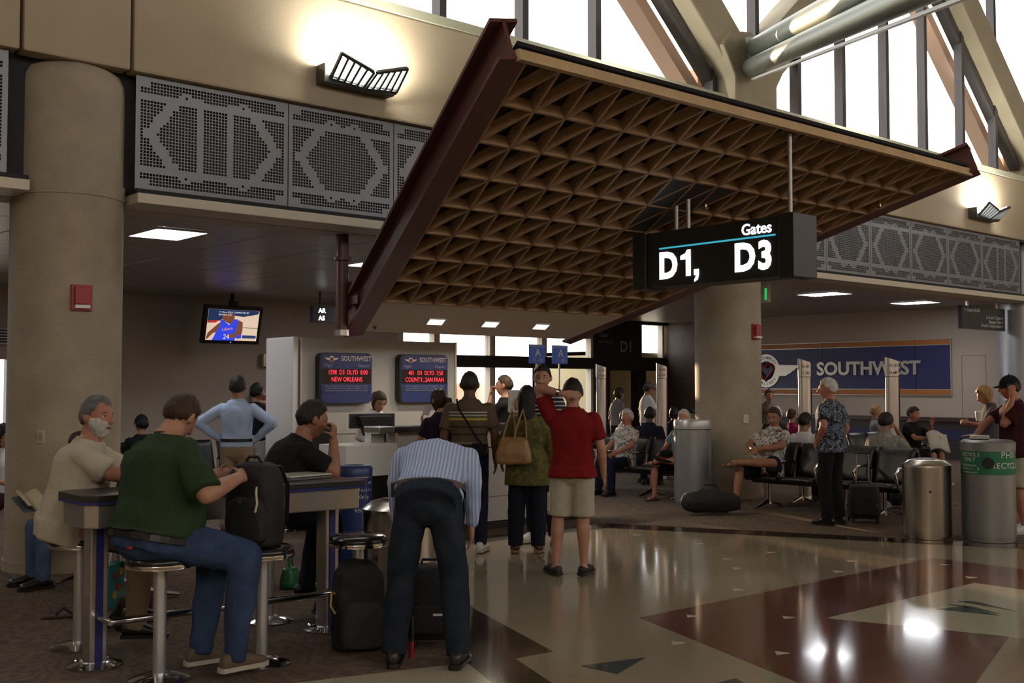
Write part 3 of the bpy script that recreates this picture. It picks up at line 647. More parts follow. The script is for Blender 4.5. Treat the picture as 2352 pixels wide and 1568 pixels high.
# things on columns and walls
AR = mat('alarm_red', (.33, .022, .03), .4)
def on_col(cx, px_, py, rad=.505):
    r = ray(px_, py); o = Vector((0 - cx, -10.6)); d = Vector((r.x, r.y)); a = d.dot(d); b_ = 2*o.dot(d); c = o.dot(o) - rad*rad
    t = (-b_ - math.sqrt(max(b_*b_ - 4*a*c, 0))) / (2*a); p = CP + r*t; return p, math.atan2(p.y - 10.6, p.x - cx)
def col_box(name, label, cat, cx, px_, py, w, h, d, m):
    p, a = on_col(cx, px_, py); t = thing(name, label, cat, p, a + pi/2); B().box(-w/2, w/2, -d, .02, -h/2, h/2).obj('plate', m, t, bevel=.006); return t
f1 = col_box('fire_alarm', 'red fire alarm strobe on the near concrete column', 'alarm', 3.65, 187, 684, .185, .235, .02, AR)
B().box(-.065, .065, -.05, -.02, -.06, .10).obj('horn', AR, f1, bevel=.006); B().box(-.065, .065, -.055, -.02, -.095, -.065).obj('strobe', WHITEP, f1)
f2 = col_box('fire_alarm', 'red fire alarm strobe on the column behind the gate sign', 'alarm', 13.59, 1735, 762, .17, .235, .02, AR)
B().box(-.065, .065, -.07, -.02, -.06, .10).obj('horn', AR, f2, bevel=.006); B().box(-.065, .065, -.075, -.02, -.095, -.065).obj('strobe', WHITEP, f2)
o1 = col_box('wall_outlet', 'small steel outlet plate low on the near column', 'outlet', 3.65, 93, 1003, .075, .12, .008, SLV); B().box(-.02, .02, -.012, -.008, -.035, .035).obj('socket', STEEL, o1)
o2 = col_box('wall_outlet', 'small pale outlet plate on the column by the grey bin', 'outlet', 13.59, 1713, 962, .085, .13, .012, CREAM); B().box(-.02, .02, -.016, -.012, -.035, .035).obj('socket', STEEL, o2)
sp = thing('wall_speaker', 'white slotted speaker on the far wall left of the near column', 'speaker', (6.1, 20.75, 2.55)); B().box(-.17, .17, -.08, .05, -.14, .14).obj('case', WHITEP, sp, bevel=.01)
for k in range(5): B().box(-.15, .15, -.086, -.08, -.11 + .05*k, -.085 + .05*k).obj('slot', DARK, sp)
po = thing('wall_notice', 'framed dark red notice board behind the man in light blue', 'notice', (11.15, 20.7, 1.2)); B().box(-.25, .30, -.05, .1, -.3, .32).obj('frame', SLV, po, bevel=.01); B().box(-.20, .25, -.056, -.05, -.25, .12).obj('panel', AR, po); B().box(-.05, .25, -.056, -.05, .17, .28).obj('panel', AR, po)
fe = thing('extinguisher_cabinet', 'small steel extinguisher box on the wall left of the kiosk', 'cabinet', (11.22, 20.72, 2.2)); B().box(-.1, .12, -.1, .08, -.13, .13).obj('box', SLV, fe, bevel=.008); B().box(.0, .11, -.104, -.1, -.1, .1).obj('glazing', AR, fe)

# ------------------------------------------------------------------ kiosk wall, flight boards, counter
KG = mat('kiosk_laminate', (.46, .44, .41), .55, noise=.05, nscale=2); KS = mat('kiosk_steel', (.78, .76, .74), .4, metal=.4)
YK = 11.55
kw = thing('kiosk_wall', 'grey freestanding kiosk wall behind the gate counter', 'kiosk', (7.85, 11.85, 0), world=True)
B().box(6.72, 9.06, YK, 12.2, 0, 2.245).obj('core', KG, kw); B().box(6.62, 6.71, YK + .02, 12.22, 0, 2.26).obj('steel_end', KS, kw, bevel=.02)
B().box(6.71, 6.73, YK - .012, YK, 0, 2.25).obj('edge_trim', SLV, kw); B().box(9.03, 9.06, YK - .012, YK, 0, 2.25).obj('edge_trim', SLV, kw); B().box(6.73, 9.03, YK - .004, YK, 1.085, 1.095).obj('joint', ln, kw)
BRD = mat('board_navy', (.025, .04, .17), .3); LED = mat('led_red', (1, .03, .06), .5, emit=2.0); LEDP = mat('led_panel', (.012, .004, .006), .25); PALB = mat('board_print', (.30, .33, .45), .5)
def board(x0, x1, z0, z1, l1, l2, label, k):
    b_ = thing('flight_board', label, 'display', ((x0+x1)/2, YK, z0), group='flight boards', world=True)
    r_ = .07; pts = []
    for cx_, cz_, a0 in ((x1-r_, z1-r_, 0), (x0+r_, z1-r_, pi/2), (x0+r_, z0+r_, pi), (x1-r_, z0+r_, 3*pi/2)):
        pts += [(cx_ + r_*cos(a0 + pi/2*i/5), YK - .012, cz_ + r_*sin(a0 + pi/2*i/5)) for i in range(6)]
    B().prism(pts, (0, -.10, 0)).obj('case', BLK, b_)
    ins = [(((p_[0]-(x0+x1)/2)*.965 + (x0+x1)/2 + .008), YK - .112, (p_[2]-(z0+z1)/2)*.97 + (z0+z1)/2) for p_ in pts]
    B().prism(ins, (0, -.004, 0)).obj('face', BRD, b_)
    w = x1 - x0; h = z1 - z0; f = YK - .1165; xm = (x0+x1)/2 + .008
    text('word', 'SOUTHWEST', .083, SLV, (x0 + w*.40, f, z1 - h*.155), (1,0,0), up, b_, bold=.001, sx=.88)
    B().ball((x0 + w*.22, f, z1 - h*.125), (.036, .004, .036), 16, 8).obj('emblem', SLV, b_); B().ball((x0 + w*.22, f - .004, z1 - h*.125), (.024, .004, .024), 16, 8).obj('emblem_heart', RED, b_)
    for s in (-1, 1): B().prism([(x0 + w*.22 + s*.03, f, z1 - h*.11), (x0 + w*.22 + s*.10, f, z1 - h*.10), (x0 + w*.22 + s*.07, f, z1 - h*.14), (x0 + w*.22 + s*.03, f, z1 - h*.15)], (0, -.003, 0)).obj('emblem_wing', SLV, b_)
    text('word', 'Flight', .052, PALB, (x0 + w*.08, f, z1 - h*.275), (1,0,0), up, b_); text('word', 'Departs', .052, PALB, (x1 - w*.05, f, z1 - h*.275), (1,0,0), up, b_, align='RIGHT')
    B().box(x0 + .03, x1 - .012, f - .001, f + .002, z1 - h*.605, z1 - h*.315).obj('led_panel', LEDP, b_)
    text('led_line', l1, .080, LED, (xm + w*.02, f - .002, z1 - h*.425), (1,0,0), up, b_, align='CENTER', sx=.76, bold=-.0012); text('led_line', l2, .080, LED, (xm + w*.0, f - .002, z1 - h*.565), (1,0,0), up, b_, align='CENTER', sx=.80, bold=-.0012)
    for i, t_ in enumerate(('New FAA Regulation Limits Carry-On Baggage To 1 Piece', 'It Must Be Of A Size To Fit Under Your Seat Or In The', 'Overhead Compartment. Excess Pieces Must Be Checked')):
        text('notice_line', t_, .0265, PALB, (xm, f, z1 - h*(.665 + .045*i)), (1,0,0), up, b_, align='CENTER', sx=.98)
    B().box(x0 + .02, x1 - .02, f - .001, f + .001, z1 - h*.775, z1 - h*.765).obj('rule', BLK, b_)
board(6.91, 7.65, 1.46, 2.075, '1598  D3  DLYD  8:00', 'NEW ORLEANS', 'flight board for New Orleans, left on the kiosk wall', 0)
board(8.07, 8.83, 1.46, 2.075, '481   D1  DLYD  7:50', 'COUNTY...SAN FRAN', 'flight board for San Francisco, right on the kiosk wall', 1)
CTR = mat('counter_laminate', (.46, .44, .41), .5); WKT = mat('worktop_black', (.02, .02, .021), .25)
ct = thing('gate_counter', 'grey gate counter with black worktop and steel edge', 'counter', (8.4, 10.1, 0), world=True)
B().box(6.95, 9.9, 9.95, 10.10, .1, 1.17).obj('body', CTR, ct); B().box(7.0, 9.9, 10.0, 10.45, 0, .1).obj('toe_kick', BLK, ct); B().box(6.95, 9.9, 9.945, 9.95, .38, .388).obj('joint', ln, ct)
B().box(6.72, 9.95, 9.82, 10.10, 1.17, 1.235).obj('worktop', WKT, ct, bevel=.012); B().box(6.66, 6.86, 9.81, 10.11, 1.165, 1.24).obj('steel_edge', STEEL, ct, bevel=.01); B().box(6.95, 7.0, 9.94, 9.95, .1, 1.17).obj('corner_post', STEEL, ct)
B().box(7.02, 9.85, 9.944, 9.95, .95, .965).obj('joint', DARK, ct)
dk = thing('side_desk', 'low white side desk at the left end of the counter', 'desk', (6.5, 10.1, 0), world=True)
B().box(6.28, 6.93, 9.86, 10.4, .72, 1.05).obj('front_panel', WHITEP, dk, bevel=.006); B().box(6.33, 6.9, 9.9, 10.4, 0, .72).obj('pedestal', BLK, dk)
pp = thing('paper_sheet', 'loose white paper sheets on the side desk', 'paper', (6.75, 10.0, 1.05)); B().box(-.16, .16, -.12, .2, 0, .012).obj('sheet', WHITEP, pp); B().box(.0, .17, .1, .22, .0125, .12).obj('sheet', WHITEP, pp)
mo = thing('computer_monitor', 'black computer monitor seen from behind on the counter', 'monitor', (6.72, 10.28, 1.24), R(-12))
B().box(-.27, .27, -.03, .03, -.02, .145).obj('case', BLK, mo, bevel=.012); B().prism([(-.2, -.03, .12), (.2, -.03, .12), (.12, -.03, -.1), (-.12, -.03, -.1)], (0, -.09, 0)).obj('back_shell', BLK, mo, bevel=.01); B().box(-.2, .2, -.034, -.03, .085, .092).obj('vent_line', GREYT, mo)
B().tube([(0, .0, -.02), (0, .02, -.22)], .05, 10).obj('stand', BLK, mo)
mo.location = (7.0, 10.46, 1.22)
och = thing('office_chair', 'black office chair back behind the side desk', 'chair', (6.62, 10.95, 0))
B().grid(lambda u, v: ((u-.5)*.46*(1 - .25*v*v), .05*sin(pi*u), .62 + .62*v), 8, 8).obj('backrest', BLKV, och, smooth=True); B().lathe([(.24, .45), (.26, .48), (.24, .52)], (0, -.1, 0), 20).obj('seat', BLKV, och); B().tube([(0, 0, .06), (0, 0, .46)], .03, 10).obj('column', CHROME, och)
for k in range(5): B().tube([(0, 0, .08), (.27*cos(k*1.257), .27*sin(k*1.257), .045)], .02, 8).obj('leg', BLK, och)
for o in och.children:
    if o.name.startswith('backrest'): md = o.modifiers.new('t', 'SOLIDIFY'); md.thickness = .05

# ------------------------------------------------------------------ boarding poles
POLE = mat('pole_aluminium', (.60, .56, .52), .32, metal=.85); PRINT = mat('pole_print', (.05, .05, .06), .6)
def bpole(px_, d, a, b_, label):
    p = onD(px_, 885, d); p.z = 0; t = thing('boarding_pole', label, 'pole', p, head(0), group='boarding number poles')
    # local x points away from the viewer; -x faces the viewer; y to the left
    b2 = B(); n = 20; prof = [(0.055*cos(2*pi*k/n), .095*sin(2*pi*k/n)) for k in range(n)]
    b2.loft([[(x, y, .02) for x, y in prof], [(x, y, 1.80) for x, y in prof]]); b2.obj('shaft', POLE, t, smooth=True)
    h = B().loft([[(x*1.03, y*1.03, 1.81) for x, y in prof], [(x*1.03, y*1.03, 2.05 + y*.35) for x, y in prof]]).obj('head', POLE, t, smooth=True)
    B().loft([[(x*.95, y*.95, 1.80) for x, y in prof], [(x*.95, y*.95, 1.81) for x, y in prof]]).obj('reveal', NAVY, t); B().box(-.02, .02, -.104, -.094, .02, 1.80).obj('blue_edge', NAVY, t)
    B().lathe([(.2, 0), (.2, .015), (.1, .03)], (0, 0, .006), 24).obj('base', STEEL, t)
    for t_, z in ((a, 1.945), (b_, 1.845)): text('number', t_, .062, PRINT, (-.0585, 0, z), (0, -1, 0), (0, 0, 1), h, align='CENTER', depth=.0015, sx=.8)
bpole(1381, 20.9, '31-35', '36-40▸', 'brushed metal boarding pole nearest the red shirt, numbered 31 to 40'); bpole(1520, 20.0, '36-40', '41-45▸', 'brushed metal boarding pole before the boarding door, numbered 36 to 45')
bpole(1848, 16.5, '46-50', '51-55▸', 'brushed metal boarding pole between emblem and sign letters, numbered 46 to 55'); bpole(2049, 15.7, '◂51-55', '56-60▸', 'brushed metal boarding pole covering a sign letter, numbered 51 to 60')

# ------------------------------------------------------------------ bins
BRST = mat('bin_steel', (.58, .55, .51), .22, metal=1, bump=.02, bscale=30, aniso=(40, 40, .4)); BGRY = mat('bin_grey', (.29, .30, .30), .36, metal=.6); GRN = mat('recycle_green', (.01, .15, .07), .5); BINB = mat('bin_blue', (.012, .035, .14), .35)
t = thing('steel_bin', 'polished steel waste bin with domed top beside the recycling bin', 'bin', (11.54, 6.27, .005))
B().lathe([(.24, 0), (.24, .03), (.262, .03), (.262, .78)], n=40).obj('shell', BRST, t, smooth=True); B().lathe([(.264, .78), (.262, .80), (.20, .85), (.13, .865)], n=40).obj('dome', BRST, t, smooth=True); B().lathe([(.125, .80), (.125, .868), (.11, .87)], n=30).obj('opening', BLK, t); B().ball((-.262*cos(.62), -.262*sin(.62), .52), .014, 10, 8).obj('lock', DARK, t)
t = thing('recycling_bin', 'grey recycling bin with a green recycle only band', 'bin', (11.84, 5.72, .005))
B().lathe([(.26, 0), (.26, .05), (.275, .05), (.275, .72)], n=40).obj('shell', BGRY, t, smooth=True); B().lathe([(.277, .72), (.277, .97)], n=40).obj('green_band', GRN, t, smooth=True); B().lathe([(.28, .97), (.282, 1.06), (.25, 1.085), (.02, 1.09)], n=40).obj('lid', BGRY, t, smooth=True)
va = math.atan2(-5.72, -11.84)
B().tube([(.272*cos(va), .272*sin(va), .845), (.282*cos(va), .282*sin(va), .845)], .062, 20).obj('hole', DARK, t)
def wrap_text(body, size, r, ang0, z, m, parent, step=None, name='letter'):
    st = step or size*.68; n = len(body)
    for i, chh in enumerate(body):
        if chh == ' ': continue
        a = ang0 + (i - (n-1)/2) * st / r
        text(name, chh, size, m, (r*cos(a), r*sin(a), z), (-sin(a), cos(a), 0), (0,0,1), parent, align='CENTER', depth=.0012)
WL = mat('white_lettering', (.62, .64, .6), .5)
for i, (s_, sz) in enumerate((('RECYCLE', .058), ('ONLY', .058), ('Aluminum,', .036), ('Plastic, &', .036), ('Newspaper', .036))): wrap_text(s_, sz, .278, va - .72, .915 - (.052*i if i < 2 else .03 + .038*i), WL, t, sz*.62)
wrap_text('PHX', .10, .278, va + .80, .90, WL, t, .066); wrap_text('RECYCLES', .09, .278, va + .88, .79, WL, t, .056)
t = thing('litter_bin', 'tall grey cylinder bin standing against the second column', 'bin', (12.3, 10.23, .005))
B().lathe([(.25, 0), (.25, .03), (.265, .03), (.265, 1.05)], n=40).obj('shell', BGRY, t, smooth=True); B().lathe([(.267, 1.06), (.27, 1.15), (.255, 1.19), (.18, 1.195), (.17, 1.1)], n=40).obj('lid', mat('bin_lid', (.40, .40, .39), .35, metal=.5), t, smooth=True)
t = thing('steel_bin', 'polished steel waste bin half hidden by the bending man', 'bin', (4.62, 6.55, .005))
B().lathe([(.24, 0), (.24, .03), (.262, .03), (.262, .78)], n=40).obj('shell', BRST, t, smooth=True); B().lathe([(.264, .78), (.262, .80), (.20, .85), (.13, .865)], n=40).obj('dome', BRST, t, smooth=True); B().lathe([(.125, .80), (.125, .868), (.11, .87)], n=30).obj('opening', BLK, t)
bp = onD(815, 885, 10.4); t = thing('recycling_bin', 'slim dark blue recycling bin behind the bar table', 'bin', (bp.x, bp.y, .005))
B().lathe([(.15, 0), (.15, .03), (.162, .03), (.162, .82)], n=36).obj('shell', BINB, t, smooth=True); B().lathe([(.168, .83), (.172, .90), (.15, .93), (.10, .93), (.09, .85)], n=36).obj('lid', BINB, t, smooth=True); B().lathe([(.165, .82), (.165, .83)], n=36).obj('band', STEEL, t)
va2 = math.atan2(-bp.y, -bp.x)
for i, (s_, sz) in enumerate((('Cans or', .05), ('Plastic', .045), ('Only', .045), ('RECYCLE', .045))): wrap_text(s_, sz, .163, va2 + .62, .76 - .065*i - (.06 if i == 3 else 0), WL, t, sz*.6)

# ------------------------------------------------------------------ bar table and stools
APR = mat('apron_steel', (.50, .47, .43), .3, metal=.85); BLUE = mat('blue_inlay', (.02, .025, .17), .45); TOPB = mat('table_top', (.03, .027, .025), .3)
bt = thing('bar_table', 'long black bar-height table with steel apron and posts', 'table', (3.28, 6.7, 0), world=True)
cf = .05
top = [(2.36+cf, 6.44), (4.22, 6.38), (4.22, 6.93), (2.36+cf, 6.95), (2.34, 6.88), (2.34, 6.50)]
B().prism([(x, y, 1.0) for x, y in top], (0, 0, .04)).obj('top', TOPB, bt, bevel=.006); B().prism([(x*.998+.005, y*.998+.012, .985) for x, y in top], (0, 0, .016)).obj('blue_inlay', BLUE, bt)
ap = B(); pts = [(2.38+cf, 6.47), (4.19, 6.41), (4.19, 6.90), (2.38+cf, 6.92), (2.365, 6.86), (2.365, 6.52)]
B().prism([(x, y, .845) for x, y in pts], (0, 0, .14)).obj('apron', APR, bt, bevel=.006)
for x, y in ((2.50, 6.68), (4.07, 6.62)):
    B().box(x - .055, x + .055, y - .06, y + .06, .02, .85).obj('post', APR, bt, bevel=.01); B().box(x - .022, x + .022, y - .066, y - .06, .03, .84).obj('blue_stripe', BLUE, bt)
    B().lathe([(.16, 0), (.16, .012), (.10, .03), (.08, .035)], (x, y, .006), 28).obj('base_plate', CHROME, bt, smooth=True)
    for a in range(4): B().lathe([(.014, 0), (.014, .02), (.006, .03)], (x + .13*cos(a*pi/2+.6), y + .13*sin(a*pi/2+.6), .015), 8).obj('bolt', CHROME, bt)
B().tube([(2.5, 6.45, .30), (4.07, 6.40, .30)], .022, 14).obj('foot_rail', CHROME, bt, smooth=True)
for x in (2.5, 4.07): B().tube([(x, 6.43, .30), (x, 6.62, .30)], .018, 10).obj('rail_arm', CHROME, bt)
VIN = mat('stool_vinyl', (.012, .012, .013), .18)
def stool(x, y, label):
    t = thing('bar_stool', label, 'stool', (x, y, .005), group='bar stools')
    B().lathe([(.15, .655), (.185, .66), (.19, .68), (.182, .70), (.16, .712), (.02, .716)], n=36).obj('seat', VIN, t, smooth=True); B().lathe([(.178, .645), (.193, .645), (.195, .66), (.193, .668), (.178, .668)], n=36).obj('seat_ring', CHROME, t, smooth=True)
    B().tube([(0, 0, .02), (0, 0, .65)], .037, 20).obj('pedestal', mat('pedestal_steel', (.62, .62, .63), .35, metal=.8), t, smooth=True); B().lathe([(.17, 0), (.17, .012), (.12, .03), (.05, .045)], n=32).obj('base_plate', CHROME, t, smooth=True)
    return t
stool(2.66, 6.12, 'bar stool under the man in the green shirt'); stool(3.27, 6.06, 'bar stool with a black backpack on its seat'); stool(3.90, 7.12, 'bar stool under the man in the black t-shirt')
stool(3.97, 6.08, 'empty bar stool at the right end of the bar table'); stool(2.60, 7.22, 'bar stool under the bearded man')

# ------------------------------------------------------------------ tandem seating
def tandem(x, y, n, rot, label, arms=True):
    """seats in a row along local x, facing local -y, origin under the first seat"""
    t = thing('tandem_seat', label, 'bench', (x, y, .005), rot, group='tandem airport seats'); P = .58
    for i in range(n):
        c = i * P
        def cush(u, v, c=c): 
            e = .5 - abs(u - .5); return (c + (u-.5)*.50, .02 - .22 + v*.46, .43 - .03*v + .03*min(1, e*8)*min(1, (.5-abs(v-.5))*8))
        s_ = B().grid(cush, 10, 8).obj('seat', BLKV, t, smooth=True); md = s_.modifiers.new('t', 'SOLIDIFY'); md.thickness = .06; md.offset = -1
        def bk(u, v, c=c):
            e = .5 - abs(u - .5); return (c + (u-.5)*.50, .25 + .14*v - .03*min(1, e*8)*min(1, (.5-abs(v-.5))*8) + .04*(2*u-1)**2*-.6, .42 + .46*v)
        k_ = B().grid(bk, 10, 8).obj('backrest', BLKV, t, smooth=True); md = k_.modifiers.new('t', 'SOLIDIFY'); md.thickness = .05; md.offset = 1
    B().box(-.25, (n-1)*P + .25, -.02, .06, .33, .39).obj('beam', BLK, t, bevel=.01)
    for i in range(n + 1):
        c = i*P - P/2
        if arms: B().tube([(c, .22, .36), (c, .24, .60), (c, .17, .65), (c, -.12, .64), (c, -.19, .58), (c, -.12, .40)], [.016, .017, .02, .02, .018, .015], 8).obj('armrest', CHROME, t, smooth=True)
    for i in sorted({0, n-1, n//2}):
        c = i*P
        B().tube([(c, .02, .36), (c, .02, .12), (c, .02, .05)], [(.03, .05), (.025, .035), (.03, .05)], 10).obj('leg', CHROME, t, smooth=True)
        for s in (-1, 1): B().tube([(c, .02, .09), (c, .02 + s*.15, .045), (c, .02 + s*.28, .018)], [(.03, .03), (.025, .02), (.022, .014)], 8).obj('foot', CHROME, t, smooth=True)
    return t
tandem(12.63, 12.48, 4, -pi/2, 'row of black tandem seats facing left behind the grey bin')
tandem(12.7, 9.24, 4, -pi/2, 'row of black tandem seats with the man in the floral shirt'); tandem(13.52, 7.5, 4, pi/2, 'row of black tandem seats back to back behind the floral-shirted man')
tandem(16.0, 9.9, 4, 0, 'row of black tandem seats under the man reading'); tandem(18.2, 15.2, 6, 0, 'row of black tandem seats below the airline sign'); tandem(14.2, 17.2, 5, pi/2, 'row of black tandem seats by the boarding door', False)
tandem(3.52, 9.60, 3, -pi/2, 'row of black tandem seats with chrome arms beside the near column'); tandem(5.4, 14.9, 5, 0, 'row of black tandem seats far behind the bar table')
# ------------------------------------------------------------------ people
from mathutils import noise as mnoise
V3 = Vector
def fuse(b, voxel=.012, it=6, ratio=.5, wr=0., wscale=(5, 5, 5), fac=.5):
    """join overlapping closed shapes of one body or garment into a single continuous skin"""
    me = bpy.data.meshes.new('raw'); me.from_pydata(b.v, [], b.f)
    bm = bmesh.new(); bm.from_mesh(me); bmesh.ops.recalc_face_normals(bm, faces=bm.faces); bm.to_mesh(me); bm.free()
    o = bpy.data.objects.new('raw', me)
    m = o.modifiers.new('r', 'REMESH'); m.mode = 'VOXEL'; m.voxel_size = voxel
    if it: m = o.modifiers.new('s', 'SMOOTH'); m.factor = fac; m.iterations = it
    if ratio < 1: m = o.modifiers.new('d', 'DECIMATE'); m.ratio = ratio
    out = evaluated(o); bpy.data.objects.remove(o); bpy.data.meshes.remove(me)
    if wr:
        n = len(out.vertices); co = np.empty(n*3); no = np.empty(n*3); out.vertices.foreach_get('co', co); out.vertices.foreach_get('normal', no)
        co = co.reshape(-1, 3); no = no.reshape(-1, 3)
        d = np.array([mnoise.noise((p[0]*wscale[0], p[1]*wscale[1], p[2]*wscale[2])) for p in co])
        d2 = np.array([mnoise.noise((p[0]*wscale[0]*2.3 + 5, p[1]*wscale[1]*2.3, p[2]*wscale[2]*2.6)) for p in co])
        d = (.6 - np.abs(d)*2.2 - np.abs(d2)*.7) * wr
        out.vertices.foreach_set('co', (co + no * d[:, None]).ravel())
    out.shade_smooth(); return out
def put(me, name, m, parent):
    me.materials.clear(); me.materials.append(m); me.name = name
    o = bpy.data.objects.new(name, me); COL.objects.link(o); o.parent = parent; return o
def ell(c, a, b_, rx, ry, n=16, sq=2.4):
    out = []
    for k in range(n):
        t = 2*pi*k/n; x, y = cos(t), sin(t); e = 2/sq
        out.append(c + a*(rx*math.copysign(abs(x)**e, x)) + b_*(ry*math.copysign(abs(y)**e, y)))
    return out
def cap(b, path, rad, n=10):
    P = [V3(p) for p in path]; b.tube(P, rad, n)
    for p, r in ((P[0], rad[0]), (P[-1], rad[-1])): b.ball(p, r if not hasattr(r, '__len__') else min(r), n, 6)
def seg(p, q, t): return V3(p).lerp(V3(q), t)
class Pose: pass
def make_pose(k=1., bulk=1., belly=0., pel=(0, 0, .94), lean=0., side=0., twist=0., hipyaw=0., hy=0., hp=0., hr=0., la=None, ra=None, ll=None, rl=None, sh=.170, fem=0., tl=1., neckf=0.):
    """k scales a 1.75 m figure; x right, y forward, z up; la/ra = (elbow, wrist), ll/rl = (knee, ankle[, toe])"""
    p = Pose(); p.k = k; p.bulk = bulk; p.belly = belly; p.fem = fem
    P = V3(pel); Rt = Matrix.Rotation(-R(lean), 3, 'X') @ Matrix.Rotation(R(side), 3, 'Y')
    u = Rt @ V3((0, 0, 1)); tw = Matrix.Rotation(R(twist), 3, 'Z')
    p.u = u; p.r = Rt @ (tw @ V3((1, 0, 0))); p.f = u.cross(p.r) ; p.hr = Matrix.Rotation(R(hipyaw), 3, 'Z') @ V3((1, 0, 0))
    p.pel = P; p.neck = P + u*.53*tl; p.ch = P + u*.35*tl; p.waist = P + u*.14*tl
    sw = sh*(1 - .1*fem)
    p.ls, p.rs = P + u*.432*tl - p.r*sw, P + u*.432*tl + p.r*sw
    hw = .092
    p.lh, p.rh = P - p.hr*hw - V3((0, 0, .02)), P + p.hr*hw - V3((0, 0, .02))
    p.la = [p.ls] + [V3(q) for q in (la or (p.ls + V3((-.06, -.03, -.28)), p.ls + V3((-.07, .05, -.53))))]
    p.ra = [p.rs] + [V3(q) for q in (ra or (p.rs + V3((.06, -.03, -.28)), p.rs + V3((.07, .05, -.53))))]
    p.ll = [p.lh] + [V3(q) for q in (ll or ((-.11, .03, .50), (-.12, -.02, .09)))]
    p.rl = [p.rh] + [V3(q) for q in (rl or ((.11, .03, .50), (.12, -.02, .09)))]
    H = Matrix.Rotation(-R(lean*.35), 3, 'X') @ Matrix.Rotation(R(hy), 3, 'Z') @ Matrix.Rotation(R(hp), 3, 'X') @ Matrix.Rotation(R(hr), 3, 'Y')
    p.H = H; p.head = p.neck + u*.022 + H @ V3((0, .025 + neckf, .120))
    for n in ('pel', 'neck', 'ch', 'waist', 'ls', 'rs', 'lh', 'rh', 'head'): setattr(p, n, getattr(p, n)*k)
    for n in ('la', 'ra', 'll', 'rl'): setattr(p, n, [q*k for q in getattr(p, n)])
    return p
def torso(b, p, grow=0., z0=-.02, z1=.56, cut=None):
    k, w = p.k, p.bulk; rings = []
    tab = [(-.10, .150, .105), (0, .168, .118), (.08, .160, .112), (.16, .150, .106), (.26, .160, .115), (.36, .176, .122), (.425, .176, .108), (.465, .142, .090), (.50, .098, .074), (.53, .078, .066), (.56, .058, .060)]
    if p.fem: tab = [(-.10, .165, .110), (0, .175, .118), (.08, .158, .106), (.16, .138, .098), (.26, .145, .110), (.36, .154, .120), (.425, .156, .098), (.465, .124, .080), (.50, .082, .062), (.53, .066, .056), (.56, .050, .052)]
    L = (p.neck - p.pel).length / .53 / k
    for z, rx, ry in tab:
        if z < z0 or z > z1: continue
        t = z*L*k; bl = math.exp(-((z - .12)/.14)**2) * p.belly
        c = p.pel + p.u*t + p.f*(bl*.55*k)
        wz = w if z < .45 else 1 + (w-1)*.35
        m = max(0, min(1, (z + .1)/.3)); rr = (p.hr*(1-m) + p.r*m).normalized(); ff = p.u.cross(rr)
        rings.append(ell(c, rr, ff, rx*k*wz + grow + bl*.35*k, ry*k*wz + grow + bl*.6*k))
    b.loft(rings)
def finger(b, base, d, n, l, r, curl):
    p = V3(base); pts = [p]; a = 0; ax = d.cross(n)
    for i, f in enumerate((.45, .32, .23)):
        a += curl*(.55 if i == 0 else .8); q = Matrix.Rotation(a, 3, ax) @ d; p = p + q*l*f; pts.append(p)
    cap(b, pts, [r, r*.97, r*.9, r*.75], 8)
def hand(b, w, d, n, k=1., curl=.5, left=False, spread=.10):
    """w wrist, d pointing direction, n out of the back of the hand"""
    d = V3(d).normalized(); n = V3(n); n = (n - d*n.dot(d)).normalized(); s = d.cross(n)      # s: towards the thumb for a right hand, palm down
    if not left: s = -s
    s = -s
    b.loft([ell(V3(w) + d*(x*k), s, n, rx*k, ry*k, 12) for x, rx, ry in ((-.03, .026, .021), (.0, .028, .020), (.03, .038, .018), (.07, .043, .016), (.095, .040, .014), (.104, .03, .010))])
    for i, (o, l) in enumerate(((-.031, .070), (-.0105, .082), (.0105, .078), (.031, .062))):
        q = (d + s*(spread*(-1.5 + i)*-.6*-1)).normalized(); finger(b, V3(w) + d*(.092*k) + s*(o*-1*-1*k), q, -n, l*k, .0088*k, curl)
    tb = V3(w) + d*.022*k - s*.030*k; td = (d*.72 - s*.62 - n*.25).normalized()
    finger(b, tb, td, -n, .075*k, .0105*k, curl*.45)
def foot_pts(ank, toe=None, fwd=None):
    pass
def shoe(a, fwd, k=1., kind='shoe', sole=True, up=V3((0, 0, 1))):
    """shoe round an ankle: returns upper and sole builders in local coordinates"""
    f = V3(fwd).normalized(); u = (V3(up) - f*f.dot(V3(up))).normalized(); s = f.cross(u); a = V3(a) - u*.085*k
    ub = B(); rings = []
    low = kind in ('sandal', 'clog')
    for y, w, h in ((-.085, .026, .05), (-.075, .034, .075), (-.03, .040, .105 if not low else .06), (.03, .042, .095 if not low else .055), (.08, .046, .070), (.13, .050, .056), (.175, .044, .045), (.195, .028, .03)):
        c = a + f*(y*k) + u*((h/2 + .012)*k); rings.append(ell(c, s, u, w*k, h/2*k, 14, 2.6))
    ub.loft(rings)
    sb = B(); prof = ((-.095, .02), (-.085, .036), (-.03, .041), (.03, .041), (.09, .049), (.14, .052), (.185, .044), (.205, .026))
    pts = [a + f*(y*k) + s*(w*k) for y, w in prof] + [a + f*(y*k) - s*(w*k) for y, w in prof[::-1]]
    sb.prism([q + u*.001 for q in pts], u*.024*k)
    return ub, sb
SKINS = {}
def skin(name, col):
    if name not in SKINS: SKINS[name] = mat('skin_' + name, col, .5, noise=.18, nscale=14, spec=.35)
    return SKINS[name]
def cloth(name, col, bump=.55, rough=.85, col2=None): return mat('cloth_' + name, col, rough, bump=bump, bscale=11, spec=.15, noise=.10 if not col2 else 0, nscale=10, col2=col2)
